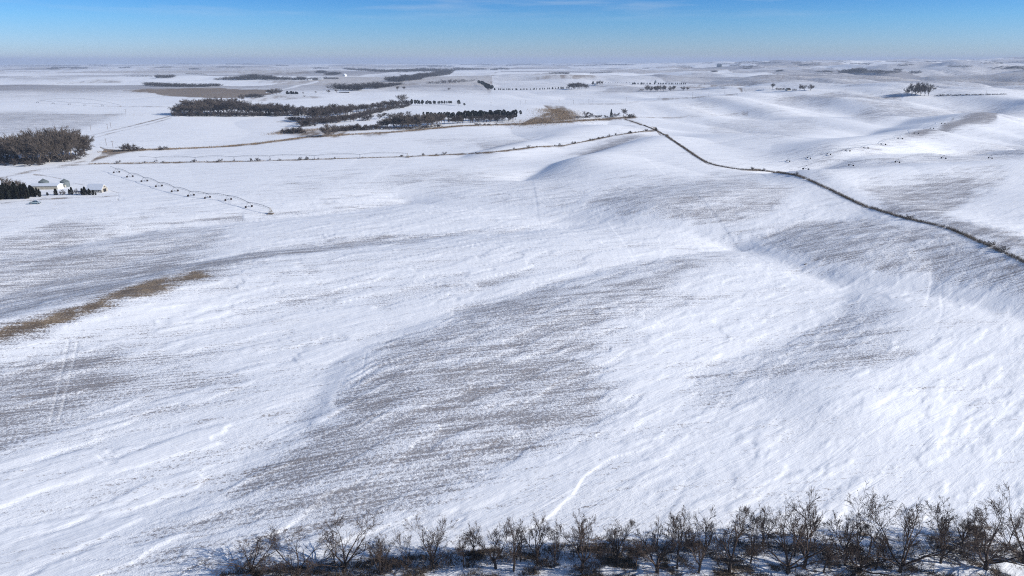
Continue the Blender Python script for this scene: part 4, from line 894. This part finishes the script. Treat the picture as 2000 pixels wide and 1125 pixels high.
bin_(1280, 163, 4.2, 10, 3.0, 'tall far grain bin standing over the windbreak')
for k_, (u_, q) in enumerate([(1401.5, 'left'), (1404.5, 'middle'), (1408, 'right')]): bin_(u_, 131, 10, 26, 6, 'tall bluish grain silo on the far hill, %s one of three' % q, 'silo')
o = put('soil_clod', 1573.5, 517, 'small dark clod sticking out of the snow in the draw', 'clod', .3); b = MB(); b.tube((-.7, 0, .1), (.8, .1, .25), .22, .12, 7); b.tube((0, 0, .2), (.3, .3, .6), .1, .04, 5); obj('clod', b.mesh('clod', M_bark), o)
# ------------------------------------------------------------------ pickup truck
o = put('pickup_truck', 69, 398.5, 'dark blue and silver pickup parked on the snow in front of the thick cedars', 'pickup', math.radians(8))
def truck(o):
    def tprism(prof, w0, m, name, par=o):
        b = MB(); b.prism(prof, -w0, w0); q = obj(name, b.mesh(name, m), par)
        bv = q.modifiers.new('bevel', 'BEVEL'); bv.width = .05; bv.segments = 2; return q
    tprism([(-2.85, .55), (-2.2, .45), (2.2, .42), (2.9, .5), (2.95, .95), (2.8, 1.12), (1.35, 1.2), (-.9, 1.2), (-.9, 1.18), (-2.85, 1.18)], .97, M_trucksil, 'body')
    tprism([(-2.9, .42), (2.97, .40), (2.97, .60), (-2.9, .62)], 1.0, M_truckblue, 'lower_body')
    tprism([(-.95, 1.18), (1.38, 1.18), (.75, 1.84), (.3, 1.92), (-.6, 1.92), (-.9, 1.8)], .82, M_truckblue, 'cab')
    b = MB(); b.box((-.15, -.83, 1.55), (1.0, .03, .42)); b.box((-.15, .83, 1.55), (1.0, .03, .42)); obj('side_window', b.mesh('side_window', M_glass), o)
    b = MB(); b.box((1.08, 0, 1.53), (.04, 1.45, .72), 0, -.76); obj('windscreen', b.mesh('windscreen', M_glass), o)
    b = MB(); b.box((-.94, 0, 1.55), (.04, 1.3, .38)); obj('rear_window', b.mesh('rear_window', M_glass), o)
    b = MB(); b.box((-1.9, 0, 1.2), (1.75, 1.55, .05)); obj('bed', b.mesh('bed', M_dark), o)
    b = MB(); b.box((-2.98, 0, .62), (.16, 1.9, .2)); obj('rear_bumper', b.mesh('rear_bumper', M_chrome), o)
    b = MB(); b.box((3.0, 0, .58), (.16, 1.9, .22)); obj('front_bumper', b.mesh('front_bumper', M_chrome), o)
    b = MB(); b.box((2.95, 0, .92), (.06, 1.1, .25)); obj('grille', b.mesh('grille', M_dark), o)
    for s_ in (-1, 1):
        b = MB(); b.box((2.94, s_*.76, .93), (.08, .3, .2)); obj('headlight', b.mesh('headlight', M_lamp), o)
        b = MB(); b.box((-2.87, s_*.86, .98), (.06, .16, .35)); obj('taillight', b.mesh('taillight', M_red), o)
        b = MB(); b.box((.75, s_*1.02, 1.32), (.1, .2, .18)); obj('mirror', b.mesh('mirror', M_truckblue), o)
        for x in (-1.85, 1.85):
            b = MB(); b.tube((x, s_*.78, .38), (x, s_*1.01, .38), .39, .39, 20); q = obj('wheel', b.mesh('wheel', M_tyre), o)
            b = MB(); b.tube((x, s_*1.0, .38), (x, s_*1.03, .38), .22, .2, 12); obj('rim', b.mesh('rim', M_chrome), q)
truck(o)
# ------------------------------------------------------------------ haze
HZ = bpy.data.materials.new('haze_air'); HZ.use_nodes = True
HZ.node_tree.nodes.remove(HZ.node_tree.nodes['Principled BSDF'])
pv = HZ.node_tree.nodes.new('ShaderNodeVolumePrincipled'); pv.inputs['Color'].default_value = (.46, .54, .68, 1); pv.inputs['Density'].default_value = HAZE_D; pv.inputs['Anisotropy'].default_value = 0
HZ.node_tree.links.new(pv.outputs[0], HZ.node_tree.nodes['Material Output'].inputs['Volume'])
hb = MB(); lo = float(GZ2.min())-1; hi = 165.0
hb.box((0, 0, (lo+hi)/2), (110000, 110000, hi-lo))
tag(obj('haze', hb.mesh('haze', HZ)), kind='stuff')
